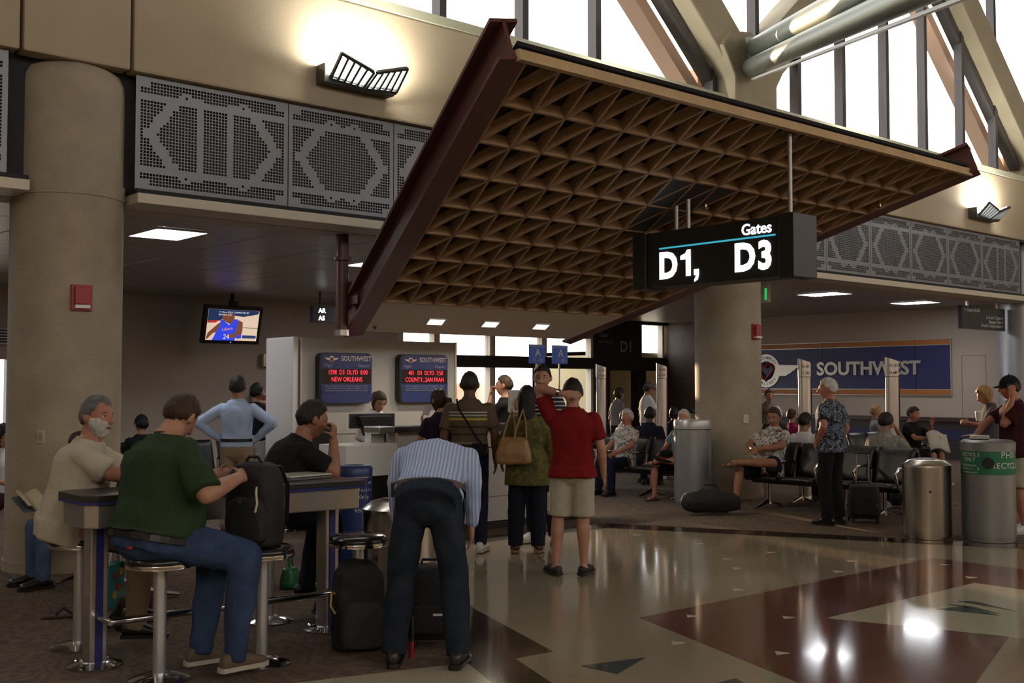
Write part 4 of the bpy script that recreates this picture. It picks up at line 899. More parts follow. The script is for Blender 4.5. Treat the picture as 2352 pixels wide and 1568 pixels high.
def headpt(d, k=1., fem=0.):
    """surface of a head for unit direction d (x right, y forward, z up), centre between the ears"""
    x, y, z = d
    rx, ry, rz = .076 - .003*fem, .096, .120
    q = V3((x*rx, y*ry, z*rz))
    if z < 0:                                     # jaw narrows, chin comes forward
        t = -z; q.x *= 1 - .30*t**1.5; q.y = q.y*(1 - .22*t) + (.020*t if y > -.2 else .012*t)
        if y > 0: q.y += .006*t*y
    if y < 0 and z > -.2: q.y *= 1.05             # back of the skull
    if y < 0 and z < -.3: q.y *= 1 - .35*min(1, (-z - .3)/.6)
    if y > .3:
        ax = abs(x)
        q.y += .012*math.exp(-((z - .22)/.10)**2)*math.exp(-(ax/.55)**4)                      # brow
        q.y -= .017*math.exp(-((z - .02)/.10)**2)*math.exp(-((ax - .40)/.16)**2)              # sockets
        q.y += .013*math.exp(-((z + .22)/.14)**2)*math.exp(-((ax - .45)/.2)**2)               # cheeks
        q.y += .009*math.exp(-((z + .55)/.12)**2)*math.exp(-(ax/.26)**2)                      # lips
        q.y += .010*math.exp(-((z + .88)/.12)**2)*math.exp(-(ax/.30)**2)                      # chin
    return q*(k*1.06)
def head_mesh(b, p, fem=0., k=None):
    k = k or p.k; n, m = 30, 22; vs = []; k0 = k
    for i in range(m + 1):
        t = pi*i/m
        for j in range(n):
            a = 2*pi*j/n; vs.append(p.head + p.H @ headpt((sin(t)*cos(a), sin(t)*sin(a), cos(t)), k0, fem))
    b.add(vs, [(i*n + j, (i+1)*n + j, (i+1)*n + (j+1) % n, i*n + (j+1) % n) for i in range(m) for j in range(n)])
    k = k*1.06; T = lambda x, y, z: p.head + p.H @ (V3((x, y, z))*k)
    cap(b, [T(0, .088, .022), T(0, .106, -.008), T(0, .117, -.030)], [.010*k, .012*k, .015*k], 8)      # nose
    for s in (-1, 1):
        b.ball(T(s*.012, .102, -.033), .0105*k, 8, 6)
        b.ball(T(s*.082, -.008, -.004), (.013*k, .022*k, .034*k), 10, 8, p.H @ Matrix.Rotation(s*.35, 3, 'Z'))   # ears
def scalp(p, mask, thick=.014, lump=.006, seed=0., n=40, m=28, extra=None, sx=1.):
    """hair as a shell over the skull; where mask(x,y,z) is negative it dips inside the head"""
    b = B(); vs = []; k = p.k
    for i in range(m + 1):
        t = pi*i/m
        for j in range(n):
            a = 2*pi*j/n; d = V3((sin(t)*cos(a), sin(t)*sin(a), cos(t))); q = headpt(d, k)
            w = mask(*d); w = max(0., min(1., w/.12 + .5))
            h = thick*k*(w*2 - 1) if w < .5 else thick*k*w
            h += w*lump*k*mnoise.noise(d*5 + V3((seed, seed, 0))) + w*lump*.6*k*mnoise.noise(d*13 + V3((seed, 3, 0)))
            vs.append(p.head + p.H @ (q + d*(h if w > .5 else -.012*k)))
    b.add(vs, [(i*n + j, (i+1)*n + j, (i+1)*n + (j+1) % n, i*n + (j+1) % n) for i in range(m) for j in range(n)])
    return b
def m_short(x, y, z):      # short men's cut
    line = .60 if y > .55 else (.60 - (.55 - y)*1.5 if y > .05 else -.12 - (.05 - y)*.38)
    return z - line + (.0 if abs(x) < .8 else -.02)
def m_buzz(x, y, z): return m_short(x, y, z) - .04
def m_recede(x, y, z): return m_short(x, y, z) - (.22*math.exp(-((abs(x) - .45)/.2)**2) if y > .2 else 0)
def m_fringe(x, y, z): return min(m_short(x, y, z), .62 - z if y < .2 else .3 - z)
def m_long(x, y, z):
    line = .50 if y > .6 else (.50 - (.6 - y)*2.2 if y > .1 else -.9)
    return z - line
def m_beard(x, y, z):
    if y < -.1: return -1
    top = -.18 if abs(x) > .62 else (-.30 if abs(x) > .30 else -.36)
    if abs(x) < .22 and -.62 < z < -.50 and y > .6: return -.2      # mouth
    return top - z + .1 if y > .05 else min(top - z, .1)
HAIR = {}
def hairm(n, col): 
    if n not in HAIR: HAIR[n] = mat('hair_' + n, col, .55, bump=.8, bscale=55, aniso=(1, 1, .25), noise=.35, nscale=25, spec=.3)
    return HAIR[n]
EYEW = mat('eye_white', (.55, .52, .48), .3); EYED = mat('eye_dark', (.02, .014, .01), .2)
def face(t, p, sk, brow, lips=(.30, .12, .09), closed=False, fem=0.):
    k = p.k*1.06; T = lambda x, y, z: p.head + p.H @ (V3((x, y, z))*k)
    for s in (-1, 1):
        if not closed:
            B().ball(T(s*.031, .073, .006), .0125*k, 12, 8).obj('eye', EYEW, t, smooth=True); B().ball(T(s*.031, .0815, .006), .0060*k, 10, 6).obj('iris', EYED, t, smooth=True)
        cap2 = B(); cap2.tube([T(s*.013, .089, .026), T(s*.032, .090, .031), T(s*.05, .079, .026)], [.0035*k, .0045*k, .002*k], 6); cap2.obj('eyebrow', brow, t, smooth=True)
        lid = B(); lid.tube([T(s*.016, .0835, .012), T(s*.031, .0875, .0155 if not closed else .006), T(s*.046, .080, .011)], [.002*k, .003*k, .0015*k], 6); lid.obj('eyelid', brow if fem else sk, t, smooth=True)
    B().tube([T(-.024, .089, -.063), T(-.010, .0985, -.0605), T(.010, .0985, -.0605), T(.024, .089, -.063)], [.002*k, .0042*k, .0042*k, .002*k], 6).obj('lips', mat('lip_%d' % int(lips[0]*1000), lips, .5), t, smooth=True)
def baseball_cap(t, p, m, brimdir=1.):
    k = p.k*1.06; b = B(); n, mm = 28, 10; vs = []
    for i in range(mm + 1):
        e = pi/2*i/mm
        for j in range(n):
            a = 2*pi*j/n; d = V3((sin(e)*cos(a), sin(e)*sin(a), cos(e))); q = headpt((d.x, d.y, max(d.z, 0)), k)
            q = V3((d.x*.088, d.y*.108, .018 + d.z*.118))*k; vs.append(p.head + p.H @ q)
    b.add(vs, [(i*n + j, (i+1)*n + j, (i+1)*n + (j+1) % n, i*n + (j+1) % n) for i in range(mm) for j in range(n)])
    c = b.obj('cap', m, t, smooth=True); md = c.modifiers.new('t', 'SOLIDIFY'); md.thickness = .006
    def br(u, v):
        a = (u - .5)*2.2; r = .104 + v*.075*max(0, cos(a*.85)); return p.head + p.H @ (V3((sin(a)*.085*(1 + .10*v), cos(a)*r*.98, .020 + .012*cos(a) - .022*v*v))*k)
    o = B().grid(br, 16, 6).obj('brim', m, c, smooth=True); md = o.modifiers.new('t', 'SOLIDIFY'); md.thickness = .005
    B().ball(p.head + p.H @ (V3((0, 0, .137))*k), .008*k, 8, 6).obj('button', m, c)
def person(label, loc, yaw, p, sk, top, bottom, hair, shoes, sleeve='short', pants='long', hairf=m_short, voxel=.013, fa=None, hands=(None, None), fem=0., detail=1., tuck=True, extra=None, hem=.0, wr=.004, hair_th=.014, collar=True, group=None, beard=None, shoe_kind='shoe', feet=(None, None), wide=1., topname='shirt', sole=None, waist=None):
    """a person: one continuous body, clothes and hair as its parts. yaw = world angle the figure faces"""
    t = thing('person', label, 'person', (loc[0], loc[1], loc[2] if len(loc) > 2 else .005), yaw - pi/2, group)
    k, w = p.k, p.bulk
    b = B(); torso(b, p, -.004)
    nk = p.neck - p.u*.04*k
    cap(b, [nk, seg(nk, p.head, .55) - p.H @ V3((0, .012*k, 0)), p.head - p.H @ V3((0, .015*k, .05*k))], [.060*k*(1 - .12*fem)*(1 + (w-1)*.5), .054*k*(1 - .15*fem)*(1 + (w-1)*.5), .054*k*(1 - .15*fem)], 12)
    head_mesh(b, p, fem)
    aw = (1 - .14*fem) * (1 + (w-1)*.6)
    for arm, left, hs in ((p.la, True, hands[0]), (p.ra, False, hands[1])):
        s_, e_, h_ = arm
        cap(b, [s_, seg(s_, e_, .35), seg(s_, e_, .8), e_], [.052*k*aw, .051*k*aw, .044*k*aw, .042*k*aw]); cap(b, [e_, seg(e_, h_, .3), seg(e_, h_, .75), h_], [.042*k*aw, .043*k*aw, .033*k*aw, .027*k*aw])
        hs = hs or {}
        d = V3(hs['d']) if 'd' in hs else (h_ - e_)
        n = V3(hs['n']) if 'n' in hs else ((p.r if not left else -p.r) + V3((0, 0, .2)))
        hand(b, h_, d, n, k*(1 - .08*fem), hs.get('curl', .35), left)
    lw = (1 + (w-1)*.7)
    for leg in (p.ll, p.rl):
        h_, n_, a_ = leg[:3]
        cap(b, [h_, seg(h_, n_, .4), seg(h_, n_, .85), n_], [.085*k*lw, .076*k*lw, .058*k*lw, .055*k*lw]); cap(b, [n_, seg(n_, a_, .3), seg(n_, a_, .7), a_], [.054*k*lw, .058*k*lw, .042*k*lw, .034*k*lw])
    fdirs = []
    for leg, fd in ((p.ll, feet[0]), (p.rl, feet[1])):
        a_ = leg[2]; f = V3(fd) if fd else V3((-.1 if leg is p.ll else .1, 1, 0)); fdirs.append(f)
        if shoe_kind in ('sandal', 'clog', 'bare'):
            f = f.normalized(); u = V3((0, 0, 1)); u = (u - f*u.dot(f)).normalized()
            cap(b, [a_ - u*.02*k - f*.03*k, a_ - u*.045*k + f*.06*k, a_ - u*.062*k + f*.14*k], [.034*k, (.038*k, .03*k), (.04*k, .018*k)])
    body = put(fuse(b, voxel*.82 if detail >= 1 else voxel, 3, .55), 'body', sk, t)
    # shirt or top
    b = B(); g = .016*k
    torso(b, p, g, z0=(-.02 if tuck else -.12) + hem, z1=.54)
    if not tuck and hem < .15:
        c0 = p.pel - p.u*(.10 - hem)*k; b.loft([ell(p.pel, p.hr, p.u.cross(p.hr), (.185*w + wide*.01)*k, (.14*w)*k), ell(p.pel - V3((0, 0, (.13 - hem)*k)), p.hr, p.u.cross(p.hr), (.19*w*wide)*k, (.145*w*wide)*k)])
    sl = {'short': .72, 'long': 2., 'none': 0, 'half': .95}[sleeve]
    for s_, e_, h_ in (p.la, p.ra):
        if sl == 0: continue
        if sl >= 2:
            b.tube([s_, seg(s_, e_, .5), e_], [.066*k*aw, .064*k*aw, .058*k*aw], 12); cap(b, [e_, seg(e_, h_, .5), seg(e_, h_, .95)], [.060*k*aw, .052*k*aw, .040*k*aw])
            b.ball(s_, .066*k*aw, 12, 8)
        else:
            b.ball(s_, .067*k*aw, 12, 8); b.tube([s_, seg(s_, e_, sl*.5), seg(s_, e_, sl)], [.067*k*aw, .069*k*aw, .072*k*aw], 14)
    sh = put(fuse(b, voxel, 5, .5, wr, (7, 7, 3.5)), topname, top, t)
    if collar:
        n0 = p.neck - p.u*.018*k; c_ = B()
        c_.loft([ell(n0, p.r, p.f, .078*k, .074*k, 20), ell(n0 + p.u*.032*k + p.f*-.004, p.r, p.f, .070*k, .068*k, 20), ell(n0 + p.u*.030*k, p.r, p.f, .062*k, .060*k, 20), ell(n0, p.r, p.f, .066*k, .062*k, 20)], cap=False).obj('collar', top, sh, smooth=True)
    # trousers, shorts or skirt
    b = B(); torso(b, p, .010*k, z0=-.12, z1=waist if waist is not None else (.09 if tuck else .03))
    b.ball(p.pel - V3((0, .0, .06*k)), (.165*k*w, .115*k*w, .11*k), 14, 10)
    for leg in (p.ll, p.rl):
        h_, n_, a_ = leg[:3]; q = {'wide': 1.25, 'baggy': 1.14}.get(pants, 1.0)
        b.ball(h_, .098*k*lw, 12, 8)
        if pants == 'shorts':
            e = seg(h_, n_, .97); b.tube([h_, seg(h_, n_, .5), e], [.100*k*lw, .098*k*lw, .097*k*lw], 14)
        else:
            b.tube([h_, seg(h_, n_, .5), n_], [.098*k*lw, .084*k*lw, .070*k*lw*q], 14); b.ball(n_, .070*k*lw*q, 12, 8); b.tube([n_, seg(n_, a_, .4), seg(n_, a_, 1.06)], [.070*k*lw*q, .066*k*lw*q, .062*k*q], 14)
    put(fuse(b, voxel, 5, .5, wr, (6, 6, 5)), 'shorts' if pants == 'shorts' else 'trousers', bottom, t)
    for (leg, f) in zip((p.ll, p.rl), fdirs):
        if shoe_kind == 'none': continue
        if shoe_kind == 'sandal':
            fn = V3(f).normalized(); u = V3((0, 0, 1)); u = (u - fn*u.dot(fn)).normalized(); s_ = fn.cross(u); a_ = leg[2]; so = B()
            prof = ((-.075, .03), (-.03, .038), (.05, .042), (.13, .047), (.19, .03)); base = a_ - u*.083*k
            so.prism([base + fn*(y*k) + s_*(q*k) for y, q in prof] + [base + fn*(y*k) - s_*(q*k) for y, q in prof[::-1]], u*.018*k); sandal = so.obj('sandal', shoes, t)
            for y, h in ((.03, .058), (.11, .040)):
                B().tube([base + fn*(y*k) + s_*(.046*k*cos(a)) + u*((.018 + h*sin(a))*k) for a in [pi*i/8 for i in range(9)]], .009*k, 6).obj('strap', shoes, sandal)
            continue
        ub, sb = shoe(leg[2], f, k, shoe_kind)
        s1 = put(fuse(ub, .011, 3, .6), 'shoe', shoes, t); sb.obj('sole', sole or shoes, s1)
    if hair is not None:
        hb = scalp(p, hairf, hair_th, .006, random.random()*9); ho = hb.obj('hair', hair, t, smooth=True, angle=180)
    if beard is not None: scalp(p, m_beard, .012, .007, 3.).obj('beard', beard, t, smooth=True, angle=180)
    if fa: face(t, p, sk, hair or fa, fem=fem)
    return t
# ------------------------------------------------------------------ the people in the place
PALE = skin('pale', (.46, .235, .155)); RUDDY = skin('ruddy', (.44, .19, .125)); TANNED = skin('tanned', (.33, .155, .09)); BROWN = skin('brown', (.13, .062, .036)); OLIVES = skin('olive', (.30, .16, .10))
H_GREY = hairm('grey', (.15, .145, .14)); H_WHITE = hairm('white', (.62, .59, .55)); H_BRN = hairm('brown', (.055, .03, .016)); H_BLK = hairm('black', (.012, .009, .008)); H_BLOND = hairm('blond', (.42, .26, .10)); H_DK = hairm('dark', (.022, .015, .012))
K_BLK = cloth('black', (.012, .012, .013)); K_KHAKI = cloth('khaki', (.28, .205, .13)); K_DENIM = cloth('denim', (.030, .050, .105), col2=(.042, .072, .145)); K_DDEN = cloth('dark_denim', (.014, .019, .030), col2=(.022, .030, .044)); K_NAVY = cloth('navy', (.012, .016, .035)); K_WHITE = cloth('white', (.66, .66, .66)); K_GREY = cloth('grey', (.20, .20, .20))
L_BLK = mat('leather_black', (.012, .011, .011), .35); L_BRN = mat('leather_brown', (.06, .035, .022), .5); L_WHT = mat('sneaker_white', (.62, .62, .62), .5); SOLEW = mat('sole_pale', (.45, .40, .33), .7); L_TAN = mat('boot_tan', (.12, .085, .055), .7)
def at(px, d): p = onD(px, 885, d); return (p.x, p.y)
def belt(t, p, m, z=.075, grow=.022, ax=None):
    b = B(); o = p.pel + p.u*z*p.k; w = p.bulk; ax = ax or p.u; pu = ax.normalized(); bl = math.exp(-((z - .12)/.14)**2) * p.belly
    o = o + p.f*(bl*.55*p.k)
    rx, ry = .160*p.k*w + grow + bl*.35*p.k, .112*p.k*w + grow + bl*.6*p.k; f = pu.cross(p.hr)
    b.loft([ell(o - pu*.018, p.hr, f, rx, ry, 24), ell(o + pu*.018, p.hr, f, rx, ry, 24), ell(o + pu*.018, p.hr, f, rx - .012, ry - .012, 24), ell(o - pu*.018, p.hr, f, rx - .012, ry - .012, 24)], cap=False); b.obj('belt', m, t)

# bearded man at the bar table, turned to the right, elbow on the table
p = make_pose(k=1.02, bulk=1.30, belly=.075, pel=(0, -.09, .80), lean=17, hy=-34, hp=4, tl=.99, sh=.185, ra=((.21, .20, 1.10), (.10, .44, 1.055)), la=((-.22, .22, 1.10), (-.08, .44, 1.075)), ll=((-.13, .40, .70), (-.13, .33, .20)), rl=((.13, .40, .68), (.12, .36, .15)))
t = person('bearded grey-haired man in a cream shirt leaning on the bar table', (2.60, 7.24), head(78), p, RUDDY, cloth('cream', (.50, .455, .35)), K_KHAKI, H_GREY, L_BLK, hairf=m_recede, voxel=.011, fa=H_GREY, beard=H_WHITE, tuck=False, wr=.010, sleeve='half', hair_th=.016, hands=({'curl': .6}, {'curl': .6}))
# big man in green from behind
p = make_pose(k=1.05, bulk=1.42, belly=.08, pel=(-.02, -.02, .80), lean=13, side=-3, twist=-4, hy=16, hp=-30, hr=6, tl=1.0, sh=.200, ra=((.36, .06, 1.02), (.31, .31, 1.09)), la=((-.30, .22, 1.10), (-.08, .44, 1.08)), rl=((.33, .34, .66), (.30, .30, .13)), ll=((-.04, .42, .64), (.0, .30, .12)))
t = person('large man in a dark green shirt and jeans seen from behind', (2.63, 6.12), head(38), p, PALE, cloth('green', (.028, .052, .022)), K_DENIM, H_BRN, L_TAN, hairf=m_short, voxel=.011, wr=.011, hem=.12, sole=SOLEW, sleeve='half', hands=({'curl': .5}, {'curl': .9, 'd': (-.5, .7, .1)}), feet=((.2, 1, 0), (.1, 1, 0)), tuck=False)
belt(t, p, L_BLK, -.028, .020)
B().box(.045, .085, -.215, -.205, .775, .787).obj('label_tab', mat('tab_red', (.4, .03, .02), .6), t)
# man in a black t-shirt, fist against his cheek
p = make_pose(k=1.06, bulk=1.12, pel=(0, -.04, .76), lean=30, hy=2, hp=-4, sh=.182, ra=((.20, .38, .99), (.13, .40, 1.21)), la=((-.26, .22, .96), (-.06, .40, .80)), rl=((.12, .40, .66), (.12, .36, .13)), ll=((-.14, .40, .68), (-.14, .30, .2)))
t = person('dark-haired man in a black t-shirt with fist on cheek at the table', (3.90, 7.12), head(62), p, TANNED, K_BLK, K_DDEN, H_DK, L_BLK, voxel=.011, wr=.005, collar=False, fa=None, hands=(None, {'d': (-.05, .05, 1), 'n': (.6, .8, 0), 'curl': 1.5}))
# man bending down over his bags
STR = bands('cloth_blue_stripe', 'X', [(0, (.50, .56, .68)), (.5, (.26, .36, .62))], .022, wave=True, bump=.5)
p = make_pose(k=1.04, bulk=1.14, pel=(0, 0, .96), lean=62, hp=-112, sh=.195, tl=1.0, la=((-.235, .36, 1.02), (-.235, .40, .76)), ra=((.225, .36, 1.02), (.22, .40, .76)), ll=((-.16, .03, .50), (-.19, -.04, .09)), rl=((.15, .03, .50), (.18, -.05, .09)))
t = person('man in a blue striped shirt and dark jeans bending down to his bags', at(984, 6.72), head(3), p, PALE, STR, K_DDEN, H_DK, L_BLK, sleeve='long', voxel=.011, wr=.009, tuck=True, pants='baggy', waist=.01)
belt(t, p, L_BRN, .07, .036, V3((0, .45, .89))); B().box(-.225, -.195, -.02, .05, 1.0, 1.09).obj('phone_holster', L_BLK, t, bevel=.006)
# man in light blue with hands on hips
p = make_pose(k=1.02, pel=(0, 0, .95), hy=6, la=((-.42, -.06, 1.22), (-.19, .04, 1.03)), ra=((.42, -.06, 1.22), (.19, .04, 1.03)))
t = person('man in a light blue shirt and khakis with hands on hips', at(545, 12.7), head(0), p, TANNED, cloth('light_blue', (.40, .50, .68), .5), K_KHAKI, H_DK, L_BRN, sleeve='long', voxel=.014, wr=.006, detail=0, hands=({'d': (.3, .5, -.6)}, {'d': (-.3, .5, -.6)})); belt(t, p, L_BLK, .08)
# gate agent
p = make_pose(k=.94, fem=1, pel=(0, 0, .94), lean=8, hy=-10, hp=-24, la=((-.24, .05, 1.15), (-.16, .28, 1.05)), ra=((.24, .05, 1.15), (.14, .28, 1.05)))
t = person('gate agent in navy vest and white blouse looking down at the counter', at(856, 13.0), head(138), p, PALE, K_WHITE, K_NAVY, H_BRN, L_BLK, sleeve='long', fa=H_BRN, hairf=m_long, hair_th=.012, voxel=.013, fem=1)
b = B(); torso(b, p, .030*p.k, z0=-.02, z1=.45); put(fuse(b, .013, 4, .6), 'vest', cloth('vest', (.012, .013, .025)), t)
B().ball(p.head + p.H @ V3((0, -.12, .02)), (.045, .035, .045), 12, 8).obj('bun', H_BRN, t, smooth=True)
# woman with a ponytail at the counter
p = make_pose(k=.94, fem=1, pel=(0, 0, .94), hy=18, hp=-4, la=((-.22, .10, 1.16), (-.13, .26, 1.34)), ra=((.22, .05, 1.14), (.1, .24, 1.1)))
t = person('woman with a ponytail and dark purple top at the counter', at(1012, 11.75), head(-22), p, PALE, cloth('plum', (.026, .018, .035)), K_BLK, H_BRN, L_BLK, sleeve='short', hairf=m_long, hair_th=.014, voxel=.014, fem=1, fa=H_BRN, hands=({'d': (0, .3, 1), 'n': (-1, 0, 0), 'curl': .8}, None))
cap_ = B(); cap(cap_, [p.head + p.H @ V3((0, -.09, .03)), p.head + p.H @ V3((.02, -.15, .0)), p.head + p.H @ V3((.03, -.16, -.08)), p.head + p.H @ V3((.03, -.14, -.16))], [.022, .036, .034, .012]); cap_.obj('ponytail', H_BRN, t, smooth=True)
B().tube([p.rs + V3((-.05, -.06, .07)), p.rs + V3((-.06, -.12, -.08)), p.rs + V3((-.02, -.13, -.25))], .009, 6).obj('orange_strap', mat('strap_orange', (.45, .13, .03), .6), t)
ph = thing('boarding_card', 'small white card held up by the woman with the ponytail', 'card', (0, 0, 0)); c_ = onD(981, 942, 11.85); ph.location = c_; ph.rotation_euler = (.2, .3, head(60)); B().box(-.04, .04, -.003, .003, -.055, .055).obj('card', WHITEP, ph, bevel=.002)
# tall man in a brown striped polo
bz = [(0, (.10, .072, .045)), (.05, (.03, .024, .018)), (.10, (.10, .072, .045)), (.20, (.035, .028, .02)), (.27, (.18, .165, .14)), (.31, (.10, .072, .045)), (.45, (.035, .028, .02)), (.48, (.10, .072, .045)), (.60, (.035, .028, .02)), (.63, (.10, .072, .045)), (.74, (.38, .30, .06)), (.79, (.10, .072, .045)), (.83, (.40, .41, .42)), (.86, (.10, .072, .045)), (.89, (.40, .41, .42)), (.92, (.10, .072, .045))]
POLO = bands('cloth_brown_polo', 'Z', [((q*.50 + .95)/1.6, c) for q, c in bz], 1.6, plain=(.195, (.10, .072, .045)))
p = make_pose(k=1.045, bulk=1.08, sh=.185, pel=(0, 0, .94), hp=-3, hy=4, ra=((.25, .02, 1.13), (.24, .12, .88)))
t = person('tall man in a brown striped polo with a shoulder strap', at(1078, 11.25), head(8), p, BROWN, POLO, K_NAVY, hairm('cropped', (.03, .024, .02)), L_WHT, hairf=m_buzz, hair_th=.008, voxel=.013, wr=.004, sole=SOLEW)
B().tube([p.ls + V3((.07, -.02, .10)), p.ls + V3((.10, -.135, .02)), p.waist + V3((.02, -.150, .16)), p.waist + V3((.12, -.155, 0)), p.waist + V3((.18, -.12, -.06))], .010, 6).obj('strap', K_BLK, t)
B().box(.06, .20, -.20, -.13, .97, 1.10).obj('camera_pouch', K_BLK, t, bevel=.015)
# young man in black behind the counter end, hand at his mouth
p = make_pose(k=1.03, pel=(0, 0, .95), hy=4, la=((-.15, .2, 1.22), (-.02, .2, 1.50)), ra=((.22, .05, 1.15), (.16, .3, 1.12)))
t = person('young man in black in profile with his hand at his mouth', at(1163, 14.3), head(-72), p, PALE, K_BLK, K_BLK, H_BRN, L_BLK, voxel=.014, fa=H_BRN, detail=0, collar=False, hands=({'d': (0, -.1, 1), 'n': (0, 1, 0), 'curl': 1.2}, None), hair_th=.010)
# woman in olive with long black hair and tan handbag
OLV = print_cloth('cloth_olive_print', [(.06, .065, .022), (.085, .085, .03), (.11, .10, .035), (.15, .125, .03)], 16)
p = make_pose(k=.965, fem=1, bulk=1.12, pel=(0, 0, .93), hp=-4, la=((-.26, -.02, 1.15), (-.27, .10, .95)), ra=((.24, .03, 1.13), (.25, .08, .88)))
t = person('woman in an olive print tunic with long black hair', at(1210, 11.2), head(4), p, BROWN, OLV, cloth('wide_navy', (.012, .014, .026)), H_BLK, mat('sandal_tan', (.25, .15, .08), .6), sleeve='long', hairf=m_long, hair_th=.018, fem=1, voxel=.013, tuck=False, hem=-.10, wide=1.15, pants='wide', shoe_kind='sandal', wr=.006, topname='tunic')
hb = B(); hb.loft([ell(p.head + V3((0, y, z)), V3((1, 0, 0)), V3((0, 1, 0)), rx, ry, 14) for y, z, rx, ry in ((-.03, .06, .075, .085), (-.05, -.04, .088, .075), (-.075, -.14, .085, .055), (-.10, -.25, .078, .042), (-.11, -.36, .068, .034), (-.11, -.42, .04, .02))]); hb.obj('long_hair', H_BLK, t, smooth=True)
hbag = thing('handbag', 'tan leather handbag on the shoulder of the woman in olive', 'handbag', (*at(1180, 11.0), 1.02), head(8) - pi/2)
TANL = mat('handbag_tan', (.30, .17, .07), .45, bump=.2, bscale=14)
bb = B(); bb.loft([ell(V3((0, 0, z)), V3((1, 0, 0)), V3((0, 1, 0)), rx, ry, 18, 3.2) for z, rx, ry in ((-.12, .15, .055), (-.10, .185, .075), (0, .18, .075), (.09, .15, .055), (.14, .12, .03), (.15, .11, .015))]); put(fuse(bb, .012, 4, .7, .006, (9, 9, 9)), 'bag', TANL, hbag)
for s in (-.06, .05): B().tube([(s - .05, -.03, .12), (s, -.02, .30), (s + .04, .02, .42), (s + .06, .06, .30), (s + .07, .05, .13)], .010, 6).obj('strap', TANL, hbag, smooth=True)
# tall man in a striped shirt looking back
NVS = bands('cloth_navy_stripe', 'Z', [(0, (.012, .014, .03)), (.62, (.42, .43, .46))], .042, wave=True)
p = make_pose(k=1.085, pel=(0, 0, .95), hy=22, hp=-6, ra=((.29, -.02, 1.12), (.25, .07, 1.30)))
t = person('tall dark-haired man in a navy striped shirt looking back', at(1246, 11.9), head(-150), p, PALE, NVS, K_DDEN, H_DK, L_WHT, fa=H_DK, voxel=.013, sole=SOLEW, sleeve='short', feet=((-.6, 1, 0), (.1, 1, 0)))
w_ = Matrix.Rotation(head(-150) - pi/2, 3, 'Z') @ (p.ra[2] + V3((0, .03, .10)))
pg = thing('paper_page', 'white page held up beside the woman in olive', 'paper', (t.location.x + w_.x, t.location.y + w_.y, w_.z), head(10)); B().grid(lambda u, v: ((.02*sin(3*v)), (u-.5)*.17, (v-.5)*.24), 4, 6).obj('page', WHITEP, pg).modifiers.new('t', 'SOLIDIFY').thickness = .003
# man in the red polo, hand behind his head
p = make_pose(k=1.0, bulk=1.10, sh=.185, pel=(0, 0, .94), hp=-10, hy=4, la=((-.31, .02, 1.65), (-.075, -.135, 1.60)), ra=((.255, -.01, 1.12), (.27, .08, .88)), ll=((-.13, .0, .50), (-.15, -.04, .09)), rl=((.09, .02, .50), (.10, -.02, .09)))
t = person('man in a red polo and cargo shorts scratching his head', at(1315, 9.9), head(8), p, PALE, cloth('red', (.185, .010, .012)), cloth('stone', (.42, .38, .29)), H_DK, mat('clog_black', (.012, .011, .011), .6), pants='shorts', shoe_kind='clog', voxel=.012, wr=.007, tuck=False, hem=.05, wide=1.08, hands=({'d': (1, .02, -.06), 'n': (.05, -1, .1), 'curl': .22}, None), feet=((-.55, 1, 0), (.25, 1, 0)), collar=True)
WT = seg(p.la[1], p.la[2], .86); dr = (p.la[2] - p.la[1]).normalized(); B().tube([WT - dr*.018, WT + dr*.018], .034, 16).obj('wristwatch', CHROME, t)
B().box(-.222, -.192, -.08, .07, .56, .73).obj('cargo_pocket', cloth('stone', (.42, .38, .29)), t, bevel=.012)
# far people by the boarding door
p = make_pose(k=.94, fem=1, pel=(0, 0, .94), hp=-8); person('woman in grey with her hair up by the boarding door', at(1418, 21.5), head(58), p, OLIVES, K_GREY, K_BLK, H_DK, L_BLK, hairf=m_long, fem=1, voxel=.018, detail=0, fa=H_DK)
p = make_pose(k=1.0, pel=(0, 0, .94), hp=-8, ra=((.24, .08, 1.14), (.1, .26, 1.12))); t = person('man in a white polo and cap by the boarding door', at(1486, 21.6), head(72), p, TANNED, K_WHITE, K_NAVY, H_DK, L_BLK, voxel=.018, detail=0, fa=H_DK); baseball_cap(t, p, cloth('cap_grey', (.12, .11, .10)))
# seated travellers
def sit(k=1., lean=-8, hy=0, hp=0, hr=0, la=None, ra=None, ll=None, rl=None, bulk=1., belly=0., fem=0., twist=0., pz=.52, side=0., sh=.172):
    la = la or ((-.22, .06, .76), (-.14, .30, .66)); ra = ra or ((.22, .06, .76), (.14, .30, .66))
    ll = ll or ((-.13, .42, .50), (-.13, .42, .09)); rl = rl or ((.13, .42, .50), (.13, .42, .09))
    return make_pose(k=k, bulk=bulk, belly=belly, fem=fem, pel=(0, -.02, pz), lean=lean, hy=hy, hp=hp, hr=hr, la=la, ra=ra, ll=ll, rl=rl, twist=twist, side=side, sh=sh)
FLW = print_cloth('cloth_pale_floral', [(.55, .50, .42), (.60, .55, .47), (.50, .46, .40), (.12, .10, .12), (.55, .5, .44)], 13); FLH = print_cloth('cloth_cream_hawaiian', [(.50, .47, .38), (.56, .53, .44), (.10, .11, .13), (.54, .5, .42), (.14, .05, .06)], 11); FLD = print_cloth('cloth_dark_hawaiian', [(.016, .018, .022), (.03, .034, .045), (.22, .25, .30), (.022, .024, .03), (.11, .14, .22)], 12)
p = sit(k=.99, hy=4, belly=.03, bulk=1.05); person('white-haired man in a pale floral shirt seated facing left', (12.63, 11.88), pi, p, RUDDY, FLW, K_NAVY, H_WHITE, L_BLK, voxel=.015, fa=H_WHITE, tuck=False, detail=0, hair_th=.016)
